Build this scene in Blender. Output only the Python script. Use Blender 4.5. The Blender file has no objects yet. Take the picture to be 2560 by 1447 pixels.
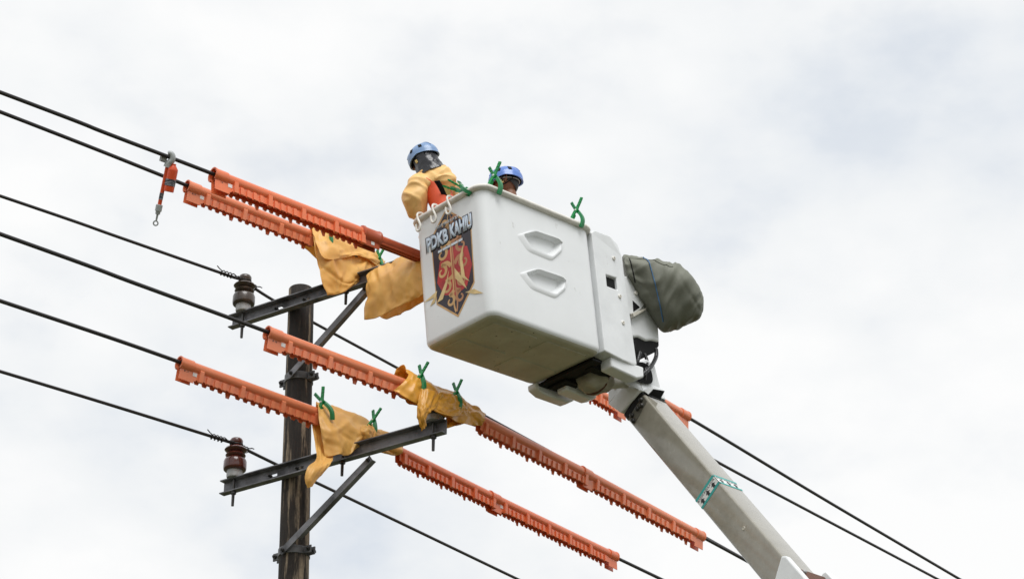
import bpy, bmesh, math, random
import numpy as np
from mathutils import Vector, Matrix, noise

# ------------------------------------------------------------------ camera, sky, sun, exposure
scene = bpy.context.scene
FPX, PITCH, CAM = 5600.0, math.radians(28.0), np.array([0.0, 0.0, 1.6])
cam_data = bpy.data.cameras.new("camera")
cam_data.sensor_width = 36.0
cam_data.lens = FPX / 2560.0 * 36.0
cam_data.clip_start = 0.1
cam_data.clip_end = 5000.0
cam = bpy.data.objects.new("camera", cam_data)
scene.collection.objects.link(cam)
cam.location = CAM
cam.rotation_euler = (math.radians(90.0) + PITCH, 0.0, 0.0)
scene.camera = cam

SUN_EL, SUN_AZ = math.radians(58.0), math.radians(165.0)     # azimuth clockwise from +Y: behind the camera
SKY_STRENGTH = 0.1
world = bpy.data.worlds.new("World")
scene.world = world
world.use_nodes = True
wn, wl = world.node_tree.nodes, world.node_tree.links
wn.clear()
w_out = wn.new("ShaderNodeOutputWorld")
w_bg = wn.new("ShaderNodeBackground")
w_bg.inputs["Strength"].default_value = SKY_STRENGTH
w_sky = wn.new("ShaderNodeTexSky")
w_sky.sky_type = 'NISHITA'
w_sky.sun_disc = False
w_sky.sun_elevation = SUN_EL
w_sky.sun_rotation = SUN_AZ
w_tc = wn.new("ShaderNodeTexCoord")
w_map = wn.new("ShaderNodeMapping")
w_map.inputs["Scale"].default_value = (1.0, 1.0, 1.7)
w_map.inputs["Location"].default_value = (3.1, 0.4, 1.25)
w_n1 = wn.new("ShaderNodeTexNoise")
w_n1.inputs["Scale"].default_value = 4.0
w_n1.inputs["Detail"].default_value = 7.0
w_n1.inputs["Roughness"].default_value = 0.46
w_n1.inputs["Distortion"].default_value = 0.25
w_n2 = wn.new("ShaderNodeTexNoise")
w_n2.inputs["Scale"].default_value = 11.0
w_n2.inputs["Detail"].default_value = 6.0
w_n2.inputs["Roughness"].default_value = 0.5
w_cr = wn.new("ShaderNodeValToRGB")               # grey to white body of the cloud deck
e = w_cr.color_ramp.elements
e[0].position, e[0].color = 0.37, (0.482, 0.510, 0.545, 1)
e[1].position, e[1].color = 0.60, (0.622, 0.624, 0.624, 1)
w_mid = w_cr.color_ramp.elements.new(0.48)
w_mid.color = (0.566, 0.578, 0.588, 1)
w_gain = wn.new("ShaderNodeVectorMath")
w_gain.operation = 'SCALE'
w_gain.inputs["Scale"].default_value = 1.0 / SKY_STRENGTH
w_cov = wn.new("ShaderNodeMapRange")              # thin places where some blue comes through
w_cov.inputs["From Min"].default_value = 0.30
w_cov.inputs["From Max"].default_value = 0.47
w_cov.inputs["To Min"].default_value = 0.91
w_cov.inputs["To Max"].default_value = 1.0
w_mix = wn.new("ShaderNodeMix")
w_mix.data_type = 'RGBA'
wl.new(w_tc.outputs["Generated"], w_map.inputs["Vector"])
wl.new(w_map.outputs["Vector"], w_n1.inputs["Vector"])
wl.new(w_map.outputs["Vector"], w_n2.inputs["Vector"])
w_sum = wn.new("ShaderNodeMix")
w_sum.data_type = 'FLOAT'
w_sum.inputs["Factor"].default_value = 0.47
wl.new(w_n1.outputs["Fac"], w_sum.inputs[2])
wl.new(w_n2.outputs["Fac"], w_sum.inputs[3])
wl.new(w_sum.outputs[0], w_cr.inputs["Fac"])
wl.new(w_cr.outputs["Color"], w_gain.inputs[0])
wl.new(w_n2.outputs["Fac"], w_cov.inputs["Value"])
wl.new(w_cov.outputs["Result"], w_mix.inputs["Factor"])
wl.new(w_sky.outputs["Color"], w_mix.inputs[6])
wl.new(w_gain.outputs["Vector"], w_mix.inputs[7])
wl.new(w_mix.outputs[2], w_bg.inputs["Color"])
wl.new(w_bg.outputs["Background"], w_out.inputs["Surface"])

sun_data = bpy.data.lights.new("sun", 'SUN')
sun_data.energy = 1.5
sun_data.angle = math.radians(35.0)
sun_data.color = (1.0, 0.99, 0.975)
sun = bpy.data.objects.new("sun", sun_data)
scene.collection.objects.link(sun)
_sd = Vector((math.sin(SUN_AZ) * math.cos(SUN_EL), math.cos(SUN_AZ) * math.cos(SUN_EL), math.sin(SUN_EL)))
sun.rotation_euler = _sd.to_track_quat('Z', 'Y').to_euler()
sun.location = (0, -5, 40)

scene.view_settings.view_transform = 'Standard'
scene.view_settings.look = 'None'
scene.view_settings.exposure = 0.66
scene.view_settings.gamma = 1.0
scene.view_settings.use_curve_mapping = False
scene.cycles.max_bounces = 8

# ------------------------------------------------------------------ geometry helpers
cp, sp = math.cos(PITCH), math.sin(PITCH)
AX_R, AX_U, AX_F = np.array([1.0, 0, 0]), np.array([0, -sp, cp]), np.array([0, cp, sp])
UP = np.array([0.0, 0.0, 1.0])

def V(*a): return np.array(a, float)
def unit(v): v = np.asarray(v, float); return v / np.linalg.norm(v)
def ray(x, y): return AX_F + AX_R * (x - 1280.0) / FPX + AX_U * (723.5 - y) / FPX
def dep(x, y, d): return CAM + ray(x, y) * d
def onp(x, y, p0, n):
    r = ray(x, y)
    return CAM + r * (np.dot(np.asarray(p0) - CAM, n) / np.dot(r, n))
def depth_of(P): return float(np.dot(np.asarray(P) - CAM, AX_F))
def azdir(deg):
    a = math.radians(deg)
    return V(math.sin(a), math.cos(a), 0)

def frame(o, x, y, z):
    m = Matrix.Identity(4)
    for i in range(3):
        m[i][0], m[i][1], m[i][2], m[i][3] = x[i], y[i], z[i], o[i]
    return m
def frame_xz(o, x, zhint):
    x = unit(x); y = unit(np.cross(zhint, x)); z = np.cross(x, y)
    return frame(o, x, y, z)
def mpt(m, p):
    r = m @ Vector([float(c) for c in p])
    return V(r.x, r.y, r.z)

COL = scene.collection
PM = {}
def thing(name, label, cat, m, group=None):
    """an Empty at the thing's base that parents its parts"""
    o = bpy.data.objects.new(name, None)
    COL.objects.link(o)
    o.empty_display_size = 0.1
    if not isinstance(m, Matrix):
        m = Matrix.Translation(Vector([float(c) for c in m]))
    o.matrix_world = m
    PM[o.name] = m
    tag(o, label, cat, group)
    return o
def tag(o, label, cat=None, group=None, kind=None):
    o["label"] = label
    if cat: o["category"] = cat
    if group: o["group"] = group
    if kind: o["kind"] = kind
def struct(o):
    o["kind"] = "structure"
    return o
def frame_of(p):
    while p.name not in PM: p = p.parent
    return PM[p.name]

def link_mesh(name, me, parent=None, local=None):
    o = bpy.data.objects.new(name, me)
    COL.objects.link(o)
    if parent is not None:
        o.parent = parent
    if local is not None:
        o.matrix_local = local
    return o

class MB:
    """collects shapes; build() links them as ONE mesh object"""
    def __init__(self): self.v, self.f = [], []
    def add(self, vs, fs):
        n = len(self.v)
        self.v += [tuple(float(c) for c in p) for p in vs]
        self.f += [tuple(i + n for i in f) for f in fs]
        return self
    def box(self, lo, hi, m=None):
        x0, y0, z0 = lo; x1, y1, z1 = hi
        vs = [(x0, y0, z0), (x1, y0, z0), (x1, y1, z0), (x0, y1, z0), (x0, y0, z1), (x1, y0, z1), (x1, y1, z1), (x0, y1, z1)]
        if m is not None: vs = [mpt(m, p) for p in vs]
        return self.add(vs, [(0, 3, 2, 1), (4, 5, 6, 7), (0, 1, 5, 4), (1, 2, 6, 5), (2, 3, 7, 6), (3, 0, 4, 7)])
    def prism(self, pts, ext):
        """closed polygon (3-D points) extruded by a vector"""
        n = len(pts); pts = [np.asarray(p, float) for p in pts]; ext = np.asarray(ext, float)
        vs = pts + [p + ext for p in pts]
        fs = [tuple(range(n - 1, -1, -1)), tuple(range(n, 2 * n))]
        fs += [(i, (i + 1) % n, n + (i + 1) % n, n + i) for i in range(n)]
        return self.add(vs, fs)
    def tube(self, path, r, n=10, cap=True, close=False):
        path = [np.asarray(p, float) for p in path]
        k = len(path)
        rs = r if hasattr(r, '__len__') else [r] * k
        nrm = None; vs = []
        for i in range(k):
            if close: t = path[(i + 1) % k] - path[i - 1]
            else: t = path[min(i + 1, k - 1)] - path[max(i - 1, 0)]
            t = unit(t)
            if nrm is None:
                h = UP if abs(t[2]) < 0.9 else V(1, 0, 0)
                nrm = unit(np.cross(t, h))
            nrm = unit(nrm - t * np.dot(nrm, t))
            b = np.cross(t, nrm)
            for j in range(n):
                a = 2 * math.pi * j / n
                vs.append(path[i] + (nrm * math.cos(a) + b * math.sin(a)) * rs[i])
        fs = []
        for i in range(k if close else k - 1):
            i2 = (i + 1) % k
            for j in range(n):
                fs.append((i * n + j, i * n + (j + 1) % n, i2 * n + (j + 1) % n, i2 * n + j))
        if cap and not close:
            fs.append(tuple(range(n - 1, -1, -1))); fs.append(tuple((k - 1) * n + j for j in range(n)))
        return self.add(vs, fs)
    def lathe(self, prof, m=None, n=28):
        """profile of (radius, z); closed at ends where radius is 0"""
        vs, fs = [], []
        for r, z in prof:
            for j in range(n):
                a = 2 * math.pi * j / n
                p = (r * math.cos(a), r * math.sin(a), z)
                vs.append(mpt(m, p) if m is not None else p)
        for i in range(len(prof) - 1):
            for j in range(n):
                fs.append((i * n + j, i * n + (j + 1) % n, (i + 1) * n + (j + 1) % n, (i + 1) * n + j))
        fs.append(tuple(range(n - 1, -1, -1)))
        fs.append(tuple((len(prof) - 1) * n + j for j in range(n)))
        return self.add(vs, fs)
    def grid(self, g, close_u=False, close_v=False):
        g = np.asarray(g, float); a, b = g.shape[:2]
        vs = g.reshape(-1, 3)
        fs = []
        for i in range(a if close_u else a - 1):
            for j in range(b if close_v else b - 1):
                i2, j2 = (i + 1) % a, (j + 1) % b
                fs.append((i * b + j, i * b + j2, i2 * b + j2, i2 * b + j))
        return self.add(vs, fs)
    def mesh(self, name, smooth=40, m_inv=None, clean=True):
        me = bpy.data.meshes.new(name)
        vs = self.v
        if m_inv is not None:
            vs = [tuple(m_inv @ Vector(p)) for p in vs]
        me.from_pydata(vs, [], self.f)
        if clean:
            bm = bmesh.new(); bm.from_mesh(me)
            bmesh.ops.remove_doubles(bm, verts=bm.verts, dist=1e-5)
            bmesh.ops.recalc_face_normals(bm, faces=bm.faces)
            bm.to_mesh(me); bm.free()
        if smooth:
            me.polygons.foreach_set('use_smooth', [True] * len(me.polygons))
            if smooth < 180: me.set_sharp_from_angle(angle=math.radians(smooth))
        me.update()
        return me
    def build(self, name, mat, parent=None, smooth=40, bevel=0.0, seg=2, solid=0.0, sub=0, world_space=True, clean=True):
        inv = frame_of(parent).inverted() if (parent is not None and world_space) else None
        me = self.mesh(name, smooth, inv, clean)
        if mat is not None: me.materials.append(mat)
        o = link_mesh(name, me, parent)
        if solid:
            s = o.modifiers.new("solid", 'SOLIDIFY'); s.thickness = solid; s.offset = 0
        if bevel:
            b = o.modifiers.new("bevel", 'BEVEL'); b.width = bevel; b.segments = seg
            b.limit_method = 'ANGLE'; b.angle_limit = math.radians(35)
            b.harden_normals = False
        if sub:
            s = o.modifiers.new("sub", 'SUBSURF'); s.levels = sub; s.render_levels = sub
        return o

def smooth_path(pts, k=8, close=False):
    """Catmull-Rom through the points"""
    p = [np.asarray(q, float) for q in pts]; n = len(p); out = []
    rng = range(n) if close else range(n - 1)
    for i in rng:
        if close: a, b, c, d = p[i - 1], p[i], p[(i + 1) % n], p[(i + 2) % n]
        else: a, b, c, d = p[max(i - 1, 0)], p[i], p[i + 1], p[min(i + 2, n - 1)]
        for j in range(k):
            t = j / k
            out.append(0.5 * ((2 * b) + (c - a) * t + (2 * a - 5 * b + 4 * c - d) * t * t + (-a + 3 * b - 3 * c + d) * t ** 3))
    if not close: out.append(p[-1])
    return out

def eval_mesh(o, name):
    dg = bpy.context.evaluated_depsgraph_get()
    me = bpy.data.meshes.new_from_object(o.evaluated_get(dg))
    me.name = name
    return me

# ------------------------------------------------------------------ materials
def mat(name, col, rough=0.5, metal=0.0, var=0.12, scale=6.0, bump=0.0, bscale=60.0, col2=None, spec=0.5,
        coat=0.0, stretch=(1, 1, 1), detail=5.0, trans=0.0, lo=0.35, hi=0.65, rvar=0.08):
    """principled paint/plastic/metal with uneven colour, uneven gloss and fine relief"""
    m = bpy.data.materials.new(name); m.use_nodes = True
    nt = m.node_tree; N, L = nt.nodes, nt.links
    bs = N["Principled BSDF"]; out = N["Material Output"]
    tc = N.new("ShaderNodeTexCoord"); mp = N.new("ShaderNodeMapping"); mp.inputs["Scale"].default_value = stretch
    L.new(tc.outputs["Object"], mp.inputs["Vector"])
    n1 = N.new("ShaderNodeTexNoise"); n1.inputs["Scale"].default_value = scale; n1.inputs["Detail"].default_value = detail
    n1.inputs["Roughness"].default_value = 0.6
    L.new(mp.outputs["Vector"], n1.inputs["Vector"])
    cr = N.new("ShaderNodeValToRGB")
    c = np.array(col[:3]); c2 = np.array(col2[:3]) if col2 is not None else c * (1 - var)
    c1 = c if col2 is not None else np.minimum(c * (1 + var * 0.5), 0.95)
    cr.color_ramp.elements[0].position, cr.color_ramp.elements[0].color = lo, (*c2, 1)
    cr.color_ramp.elements[1].position, cr.color_ramp.elements[1].color = hi, (*c1, 1)
    L.new(n1.outputs["Fac"], cr.inputs["Fac"])
    L.new(cr.outputs["Color"], bs.inputs["Base Color"])
    bs.inputs["Metallic"].default_value = metal
    mr = N.new("ShaderNodeMapRange"); mr.inputs["To Min"].default_value = max(rough - rvar, 0.02); mr.inputs["To Max"].default_value = min(rough + rvar, 1)
    L.new(n1.outputs["Fac"], mr.inputs["Value"]); L.new(mr.outputs["Result"], bs.inputs["Roughness"])
    bs.inputs["Specular IOR Level"].default_value = spec
    bs.inputs["Coat Weight"].default_value = coat
    bs.inputs["Coat Roughness"].default_value = 0.12
    if bump:
        n2 = N.new("ShaderNodeTexNoise"); n2.inputs["Scale"].default_value = bscale; n2.inputs["Detail"].default_value = 4
        L.new(mp.outputs["Vector"], n2.inputs["Vector"])
        bp = N.new("ShaderNodeBump"); bp.inputs["Strength"].default_value = bump; bp.inputs["Distance"].default_value = 0.01
        L.new(n2.outputs["Fac"], bp.inputs["Height"]); L.new(bp.outputs["Normal"], bs.inputs["Normal"])
    if trans:
        tr = N.new("ShaderNodeBsdfTranslucent"); mx = N.new("ShaderNodeMixShader"); mx.inputs["Fac"].default_value = trans
        L.new(cr.outputs["Color"], tr.inputs["Color"])
        L.new(bs.outputs["BSDF"], mx.inputs[1]); L.new(tr.outputs["BSDF"], mx.inputs[2]); L.new(mx.outputs["Shader"], out.inputs["Surface"])
    return m

M = {}
M['wire'] = mat('wire_black', (0.020, 0.017, 0.017), 0.45, var=0.1, scale=4)
M['guard'] = mat('guard_orange', (0.99, 0.310, 0.140), 0.32, var=0.05, scale=5, bump=0.04, bscale=30, trans=0.26, coat=0.6)
M['guard_b'] = mat('guard_orange_worn', (0.99, 0.240, 0.088), 0.32, var=0.06, scale=5, bump=0.04, bscale=30, trans=0.22, coat=0.6)
M['hose'] = mat('hose_rust', (0.46, 0.085, 0.028), 0.36, var=0.15, scale=6)
M['sticker'] = mat('sticker_white', (0.74, 0.74, 0.72), 0.5, var=0.1)
M['ink'] = mat('ink_black', (0.02, 0.018, 0.02), 0.5)
M['blanket'] = mat('blanket_yellow', (0.98, 0.575, 0.160), 0.46, var=0.08, scale=4, bump=0.10, bscale=24, trans=0.30, coat=0.08)
M['blanket_b'] = mat('blanket_amber', (0.90, 0.450, 0.055), 0.38, var=0.12, scale=4, bump=0.12, bscale=22, trans=0.24, coat=0.18)
M['sleeve'] = mat('sleeve_yellow', (0.94, 0.57, 0.21), 0.48, var=0.08, scale=5, bump=0.12, bscale=22, trans=0.05)
M['white'] = mat('bucket_white', (0.785, 0.80, 0.805), 0.30, var=0.03, scale=3, bump=0.015, bscale=8, coat=0.15)
M['rim'] = mat('rim_offwhite', (0.80, 0.77, 0.71), 0.42, var=0.10, scale=7)
M['liner'] = mat('liner_white', (0.66, 0.66, 0.63), 0.5, var=0.08)
M['metalwhite'] = mat('paint_white', (0.765, 0.78, 0.785), 0.38, var=0.06, scale=5, bump=0.02, bscale=14)
M['paint_dirty'] = mat('paint_dirty', (0.66, 0.64, 0.58), 0.45, col2=(0.47, 0.43, 0.35), scale=6)
M['black'] = mat('black_parts', (0.009, 0.009, 0.009), 0.6, var=0.3, spec=0.15)
M['rubber'] = mat('black_rubber', (0.018, 0.018, 0.019), 0.35, var=0.3, scale=30)
M['boom'] = mat('boom_fibreglass', (0.300, 0.282, 0.232), 0.25, coat=0.8, col2=(0.245, 0.228, 0.184), scale=3.2, stretch=(0.5, 3, 3), bump=0.03, bscale=14, lo=0.3, hi=0.62)
M['boot'] = mat('clear_boot', (0.19, 0.18, 0.15), 0.25, col2=(0.09, 0.085, 0.07), scale=9)
M['bolt'] = mat('bolt_steel', (0.06, 0.058, 0.055), 0.32, metal=0.6, var=0.3)
M['teal'] = mat('tape_teal', (0.03, 0.34, 0.31), 0.45, var=0.12, scale=18)
M['steel'] = mat('channel_steel', (0.23, 0.23, 0.247), 0.5, metal=0.2, col2=(0.045, 0.044, 0.047), scale=5, stretch=(1, 1, 1), detail=8, bump=0.03, bscale=40, lo=0.36, hi=0.62)
M['galv'] = mat('galvanised', (0.50, 0.505, 0.51), 0.5, metal=0.1, col2=(0.32, 0.32, 0.32), scale=14)
M['band'] = mat('band_steel', (0.17, 0.17, 0.175), 0.5, metal=0.3, col2=(0.07, 0.07, 0.072), scale=12)
M['porcelain'] = mat('porcelain_brown', (0.085, 0.020, 0.013), 0.16, var=0.25, scale=9, coat=0.4)
M['porcelain_d'] = mat('porcelain_dull', (0.082, 0.056, 0.038), 0.28, col2=(0.026, 0.018, 0.013), scale=8, coat=0.3)
M['porcelain_k'] = mat('porcelain_black', (0.014, 0.013, 0.013), 0.2, var=0.25, scale=9, coat=0.3)
M['green'] = mat('clamp_green', (0.014, 0.32, 0.085), 0.36, var=0.14, scale=20, trans=0.06)
M['green_d'] = mat('clamp_green_dark', (0.009, 0.21, 0.065), 0.36, var=0.14, scale=20)
M['grey'] = mat('grey_plastic', (0.42, 0.44, 0.44), 0.42, var=0.1)
M['tool'] = mat('tool_orange', (0.72, 0.085, 0.022), 0.36, var=0.1)
M['toollabel'] = mat('tool_label', (0.30, 0.30, 0.33), 0.5, col2=(0.02, 0.02, 0.028), scale=70, stretch=(0.35, 0.35, 2.0), lo=0.45, hi=0.58)
M['helmet'] = mat('helmet_blue', (0.185, 0.305, 0.52), 0.34, var=0.08, scale=6, coat=0.15)
M['helmet2'] = mat('helmet_blue_b', (0.10, 0.215, 0.60), 0.30, var=0.08, scale=6, coat=0.2)
M['hood'] = mat('hood_black', (0.012, 0.012, 0.015), 0.22, col2=(0.030, 0.030, 0.036), scale=16, bump=0.6, bscale=26)
M['hair'] = mat('hair_black', (0.012, 0.011, 0.011), 0.5, var=0.3, scale=30)
M['vest'] = mat('vest_orange', (0.72, 0.085, 0.020), 0.65, var=0.1, scale=8, bump=0.12, bscale=40)
M['navy'] = mat('trousers_navy', (0.02, 0.024, 0.05), 0.75, var=0.2)
M['skin'] = mat('skin_brown', (0.23, 0.10, 0.055), 0.5, var=0.12, scale=14)
M['tarp'] = mat('tarp_olive', (0.165, 0.170, 0.132), 0.62, var=0.14, scale=4, bump=0.10, bscale=90)
M['rope'] = mat('rope_blue', (0.06, 0.17, 0.34), 0.6)
M['strap'] = mat('strap_yellow', (0.62, 0.46, 0.16), 0.6)
M['canvas'] = mat('canvas_beige', (0.50, 0.47, 0.40), 0.75, col2=(0.34, 0.31, 0.25), scale=7, bump=0.25, bscale=14)
M['brownstrap'] = mat('strap_brown', (0.10, 0.035, 0.016), 0.6)
M['panel_dark'] = mat('print_dark', (0.022, 0.018, 0.028), 0.35)
M['tan'] = mat('print_tan', (0.60, 0.36, 0.15), 0.4, var=0.18, scale=9)
M['tan_d'] = mat('print_copper', (0.47, 0.22, 0.10), 0.4, var=0.15, scale=9)
M['printred'] = mat('print_red', (0.46, 0.030, 0.030), 0.4, var=0.3, scale=8)
M['gold'] = mat('print_gold', (0.70, 0.52, 0.24), 0.4, var=0.2, scale=12)
M['lightblue'] = mat('print_paleblue', (0.62, 0.68, 0.74), 0.4)

# underside: same gelcoat, scuffed, with shade and olive ground bounce put into its colour
def shaded_scuffed_white():
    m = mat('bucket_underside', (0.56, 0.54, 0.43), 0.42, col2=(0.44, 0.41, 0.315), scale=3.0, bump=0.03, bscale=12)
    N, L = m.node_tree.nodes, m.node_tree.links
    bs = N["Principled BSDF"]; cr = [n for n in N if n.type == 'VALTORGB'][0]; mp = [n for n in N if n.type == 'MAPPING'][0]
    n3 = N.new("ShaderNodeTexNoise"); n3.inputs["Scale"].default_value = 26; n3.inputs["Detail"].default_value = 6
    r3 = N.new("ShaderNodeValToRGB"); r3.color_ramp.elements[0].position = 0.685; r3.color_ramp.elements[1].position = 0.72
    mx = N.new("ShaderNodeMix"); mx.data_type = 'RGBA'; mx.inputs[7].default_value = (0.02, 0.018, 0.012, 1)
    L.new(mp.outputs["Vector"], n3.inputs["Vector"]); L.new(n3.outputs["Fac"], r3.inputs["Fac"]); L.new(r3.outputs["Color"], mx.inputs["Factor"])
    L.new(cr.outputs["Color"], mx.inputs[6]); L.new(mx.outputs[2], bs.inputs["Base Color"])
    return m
M['under'] = shaded_scuffed_white()
def add_specks(m, scale, t0, t1, col, fac):
    N, L = m.node_tree.nodes, m.node_tree.links
    bs = N["Principled BSDF"]; cr = [n for n in N if n.type == 'VALTORGB'][0]
    tc = [n for n in N if n.type == 'TEX_COORD'][0]
    mp = N.new("ShaderNodeMapping"); mp.inputs["Scale"].default_value = (1.0, 1.0, 0.55); mp.inputs["Rotation"].default_value = (0.3, 0.2, 0.5)
    n3 = N.new("ShaderNodeTexNoise"); n3.inputs["Scale"].default_value = scale; n3.inputs["Detail"].default_value = 7; n3.inputs["Roughness"].default_value = 0.65
    mr = N.new("ShaderNodeMapRange"); mr.inputs["From Min"].default_value = t0; mr.inputs["From Max"].default_value = t1; mr.inputs["To Max"].default_value = fac
    mx = N.new("ShaderNodeMix"); mx.data_type = 'RGBA'; mx.inputs[7].default_value = (*col, 1)
    L.new(tc.outputs["Object"], mp.inputs["Vector"]); L.new(mp.outputs["Vector"], n3.inputs["Vector"]); L.new(n3.outputs["Fac"], mr.inputs["Value"])
    L.new(mr.outputs["Result"], mx.inputs["Factor"]); L.new(cr.outputs["Color"], mx.inputs[6]); L.new(mx.outputs[2], bs.inputs["Base Color"])
add_specks(M['white'], 9.0, 0.66, 0.74, (0.30, 0.28, 0.24), 0.55)
add_specks(M['metalwhite'], 11.0, 0.66, 0.74, (0.32, 0.29, 0.24), 0.5)
add_specks(M['guard'], 14.0, 0.64, 0.76, (0.50, 0.18, 0.10), 0.4)
add_specks(M['guard_b'], 14.0, 0.64, 0.76, (0.45, 0.14, 0.07), 0.4)
add_specks(M['blanket'], 10.0, 0.62, 0.74, (0.40, 0.22, 0.07), 0.5)
add_specks(M['blanket_b'], 10.0, 0.62, 0.74, (0.34, 0.16, 0.03), 0.5)
add_specks(M['rim'], 16.0, 0.58, 0.70, (0.36, 0.32, 0.26), 0.5)

def pole_mat():
    """weathered pole: dark algae stains in long vertical runs over pale concrete"""
    m = bpy.data.materials.new('pole_weathered'); m.use_nodes = True
    N, L = m.node_tree.nodes, m.node_tree.links; bs = N["Principled BSDF"]
    tc = N.new("ShaderNodeTexCoord")
    def nz(scale, st, det=6):
        mp = N.new("ShaderNodeMapping"); mp.inputs["Scale"].default_value = st
        n = N.new("ShaderNodeTexNoise"); n.inputs["Scale"].default_value = scale; n.inputs["Detail"].default_value = det; n.inputs["Roughness"].default_value = 0.62
        L.new(tc.outputs["Object"], mp.inputs["Vector"]); L.new(mp.outputs["Vector"], n.inputs["Vector"]); return n
    runs = nz(13, (1, 1, 0.075)); fine = nz(55, (1, 1, 0.5)); big = nz(2.0, (1, 1, 0.5))
    ad = N.new("ShaderNodeMath"); ad.operation = 'MULTIPLY_ADD'; ad.inputs[1].default_value = 0.35
    L.new(big.outputs["Fac"], ad.inputs[0]); L.new(runs.outputs["Fac"], ad.inputs[2])
    cr = N.new("ShaderNodeValToRGB"); el = cr.color_ramp.elements
    el[0].position, el[0].color = 0.60, (0.014, 0.010, 0.0075, 1)
    el[1].position, el[1].color = 0.775, (0.29, 0.225, 0.155, 1)
    q = el.new(0.70); q.color = (0.036, 0.027, 0.020, 1)
    L.new(ad.outputs["Value"], cr.inputs["Fac"])
    mx = N.new("ShaderNodeMix"); mx.data_type = 'RGBA'; mx.blend_type = 'MULTIPLY'; mx.inputs["Factor"].default_value = 0.65
    r2 = N.new("ShaderNodeValToRGB"); r2.color_ramp.elements[0].position = 0.3; r2.color_ramp.elements[0].color = (0.35, 0.35, 0.35, 1); r2.color_ramp.elements[1].position = 0.62
    L.new(fine.outputs["Fac"], r2.inputs["Fac"]); L.new(cr.outputs["Color"], mx.inputs[6]); L.new(r2.outputs["Color"], mx.inputs[7])
    L.new(mx.outputs[2], bs.inputs["Base Color"]); bs.inputs["Roughness"].default_value = 0.85
    bp = N.new("ShaderNodeBump"); bp.inputs["Strength"].default_value = 0.35; bp.inputs["Distance"].default_value = 0.01
    L.new(fine.outputs["Fac"], bp.inputs["Height"]); L.new(bp.outputs["Normal"], bs.inputs["Normal"])
    return m
M['pole'] = pole_mat()

def ground_mat():
    m = mat('ground_grass_and_dirt', (0.092, 0.086, 0.040), 0.95, col2=(0.058, 0.066, 0.025), scale=0.4, detail=9, bump=0.4, bscale=3)
    return m
M['ground'] = ground_mat()
M['asphalt'] = mat('asphalt', (0.06, 0.058, 0.055), 0.9, var=0.25, scale=3, detail=9, bump=0.3, bscale=40)

def letter_mat():
    m = bpy.data.materials.new('print_blue_fade'); m.use_nodes = True
    N, L = m.node_tree.nodes, m.node_tree.links; bs = N["Principled BSDF"]
    tc = N.new("ShaderNodeTexCoord"); sx = N.new("ShaderNodeSeparateXYZ"); cr = N.new("ShaderNodeValToRGB")
    L.new(tc.outputs["Generated"], sx.inputs["Vector"]); L.new(sx.outputs["Z"], cr.inputs["Fac"])
    el = cr.color_ramp.elements
    el[0].position, el[0].color = 0.08, (0.10, 0.20, 0.42, 1)
    el[1].position, el[1].color = 0.70, (0.56, 0.65, 0.76, 1)
    L.new(cr.outputs["Color"], bs.inputs["Base Color"]); bs.inputs["Roughness"].default_value = 0.4
    return m
M['letter'] = letter_mat()

# ------------------------------------------------------------------ ground, road
g = MB(); g.grid([[(-600, -600, 0), (600, -600, 0)], [(-600, 600, 0), (600, 600, 0)]])
struct(g.build('ground', M['ground'], smooth=0))
rd = azdir(50.4); rs_ = azdir(140.4); rc = V(4.6, 9.0, 0.004)
g = MB(); g.grid([[rc - rd * 300 - rs_ * 2.6, rc - rd * 300 + rs_ * 2.6], [rc + rd * 300 - rs_ * 2.6, rc + rd * 300 + rs_ * 2.6]])
struct(g.build('road', M['asphalt'], smooth=0))

# ------------------------------------------------------------------ utility pole with its two crossarms
POLE_TOP = dep(753.5, 722, 18.6)
_pb = onp(733.5, 1447, POLE_TOP, V(0, 1, 0))
POLE_DIR = unit(POLE_TOP - _pb)
def pole_at(z): return POLE_TOP + POLE_DIR * (z - POLE_TOP[2]) / POLE_DIR[2]
def pole_r(z): return 0.1045 + (POLE_TOP[2] - z) * 0.0060
CA = azdir(-56.5)                         # along the crossarms, away to the left
CN = V(-math.cos(math.radians(-56.5)), math.sin(math.radians(-56.5)), 0)   # their face normal, to the camera
base = pole_at(0.0)
pole = thing('utility_pole', 'dark weathered round utility pole carrying two steel crossarms', 'utility pole', base)
m = MB()
zs = [-0.4] + list(np.linspace(0, POLE_TOP[2] - 0.012, 26))
rng = random.Random(3)
rows = []
for z in zs + [POLE_TOP[2]]:
    c = pole_at(z); r = pole_r(z) - (0.012 if z == POLE_TOP[2] else 0)
    rows.append([c + V(math.cos(a), math.sin(a), 0) * (r + 0.0035 * noise.noise((math.cos(a) * 2, math.sin(a) * 2, z * 0.5))) for a in [2 * math.pi * j / 36 for j in range(36)]])
m.grid(rows, close_v=True)
k = len(m.v); m.f.append(tuple(range(k - 36, k)))
m.build('shaft', M['pole'], pole, smooth=60, clean=False)

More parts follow.
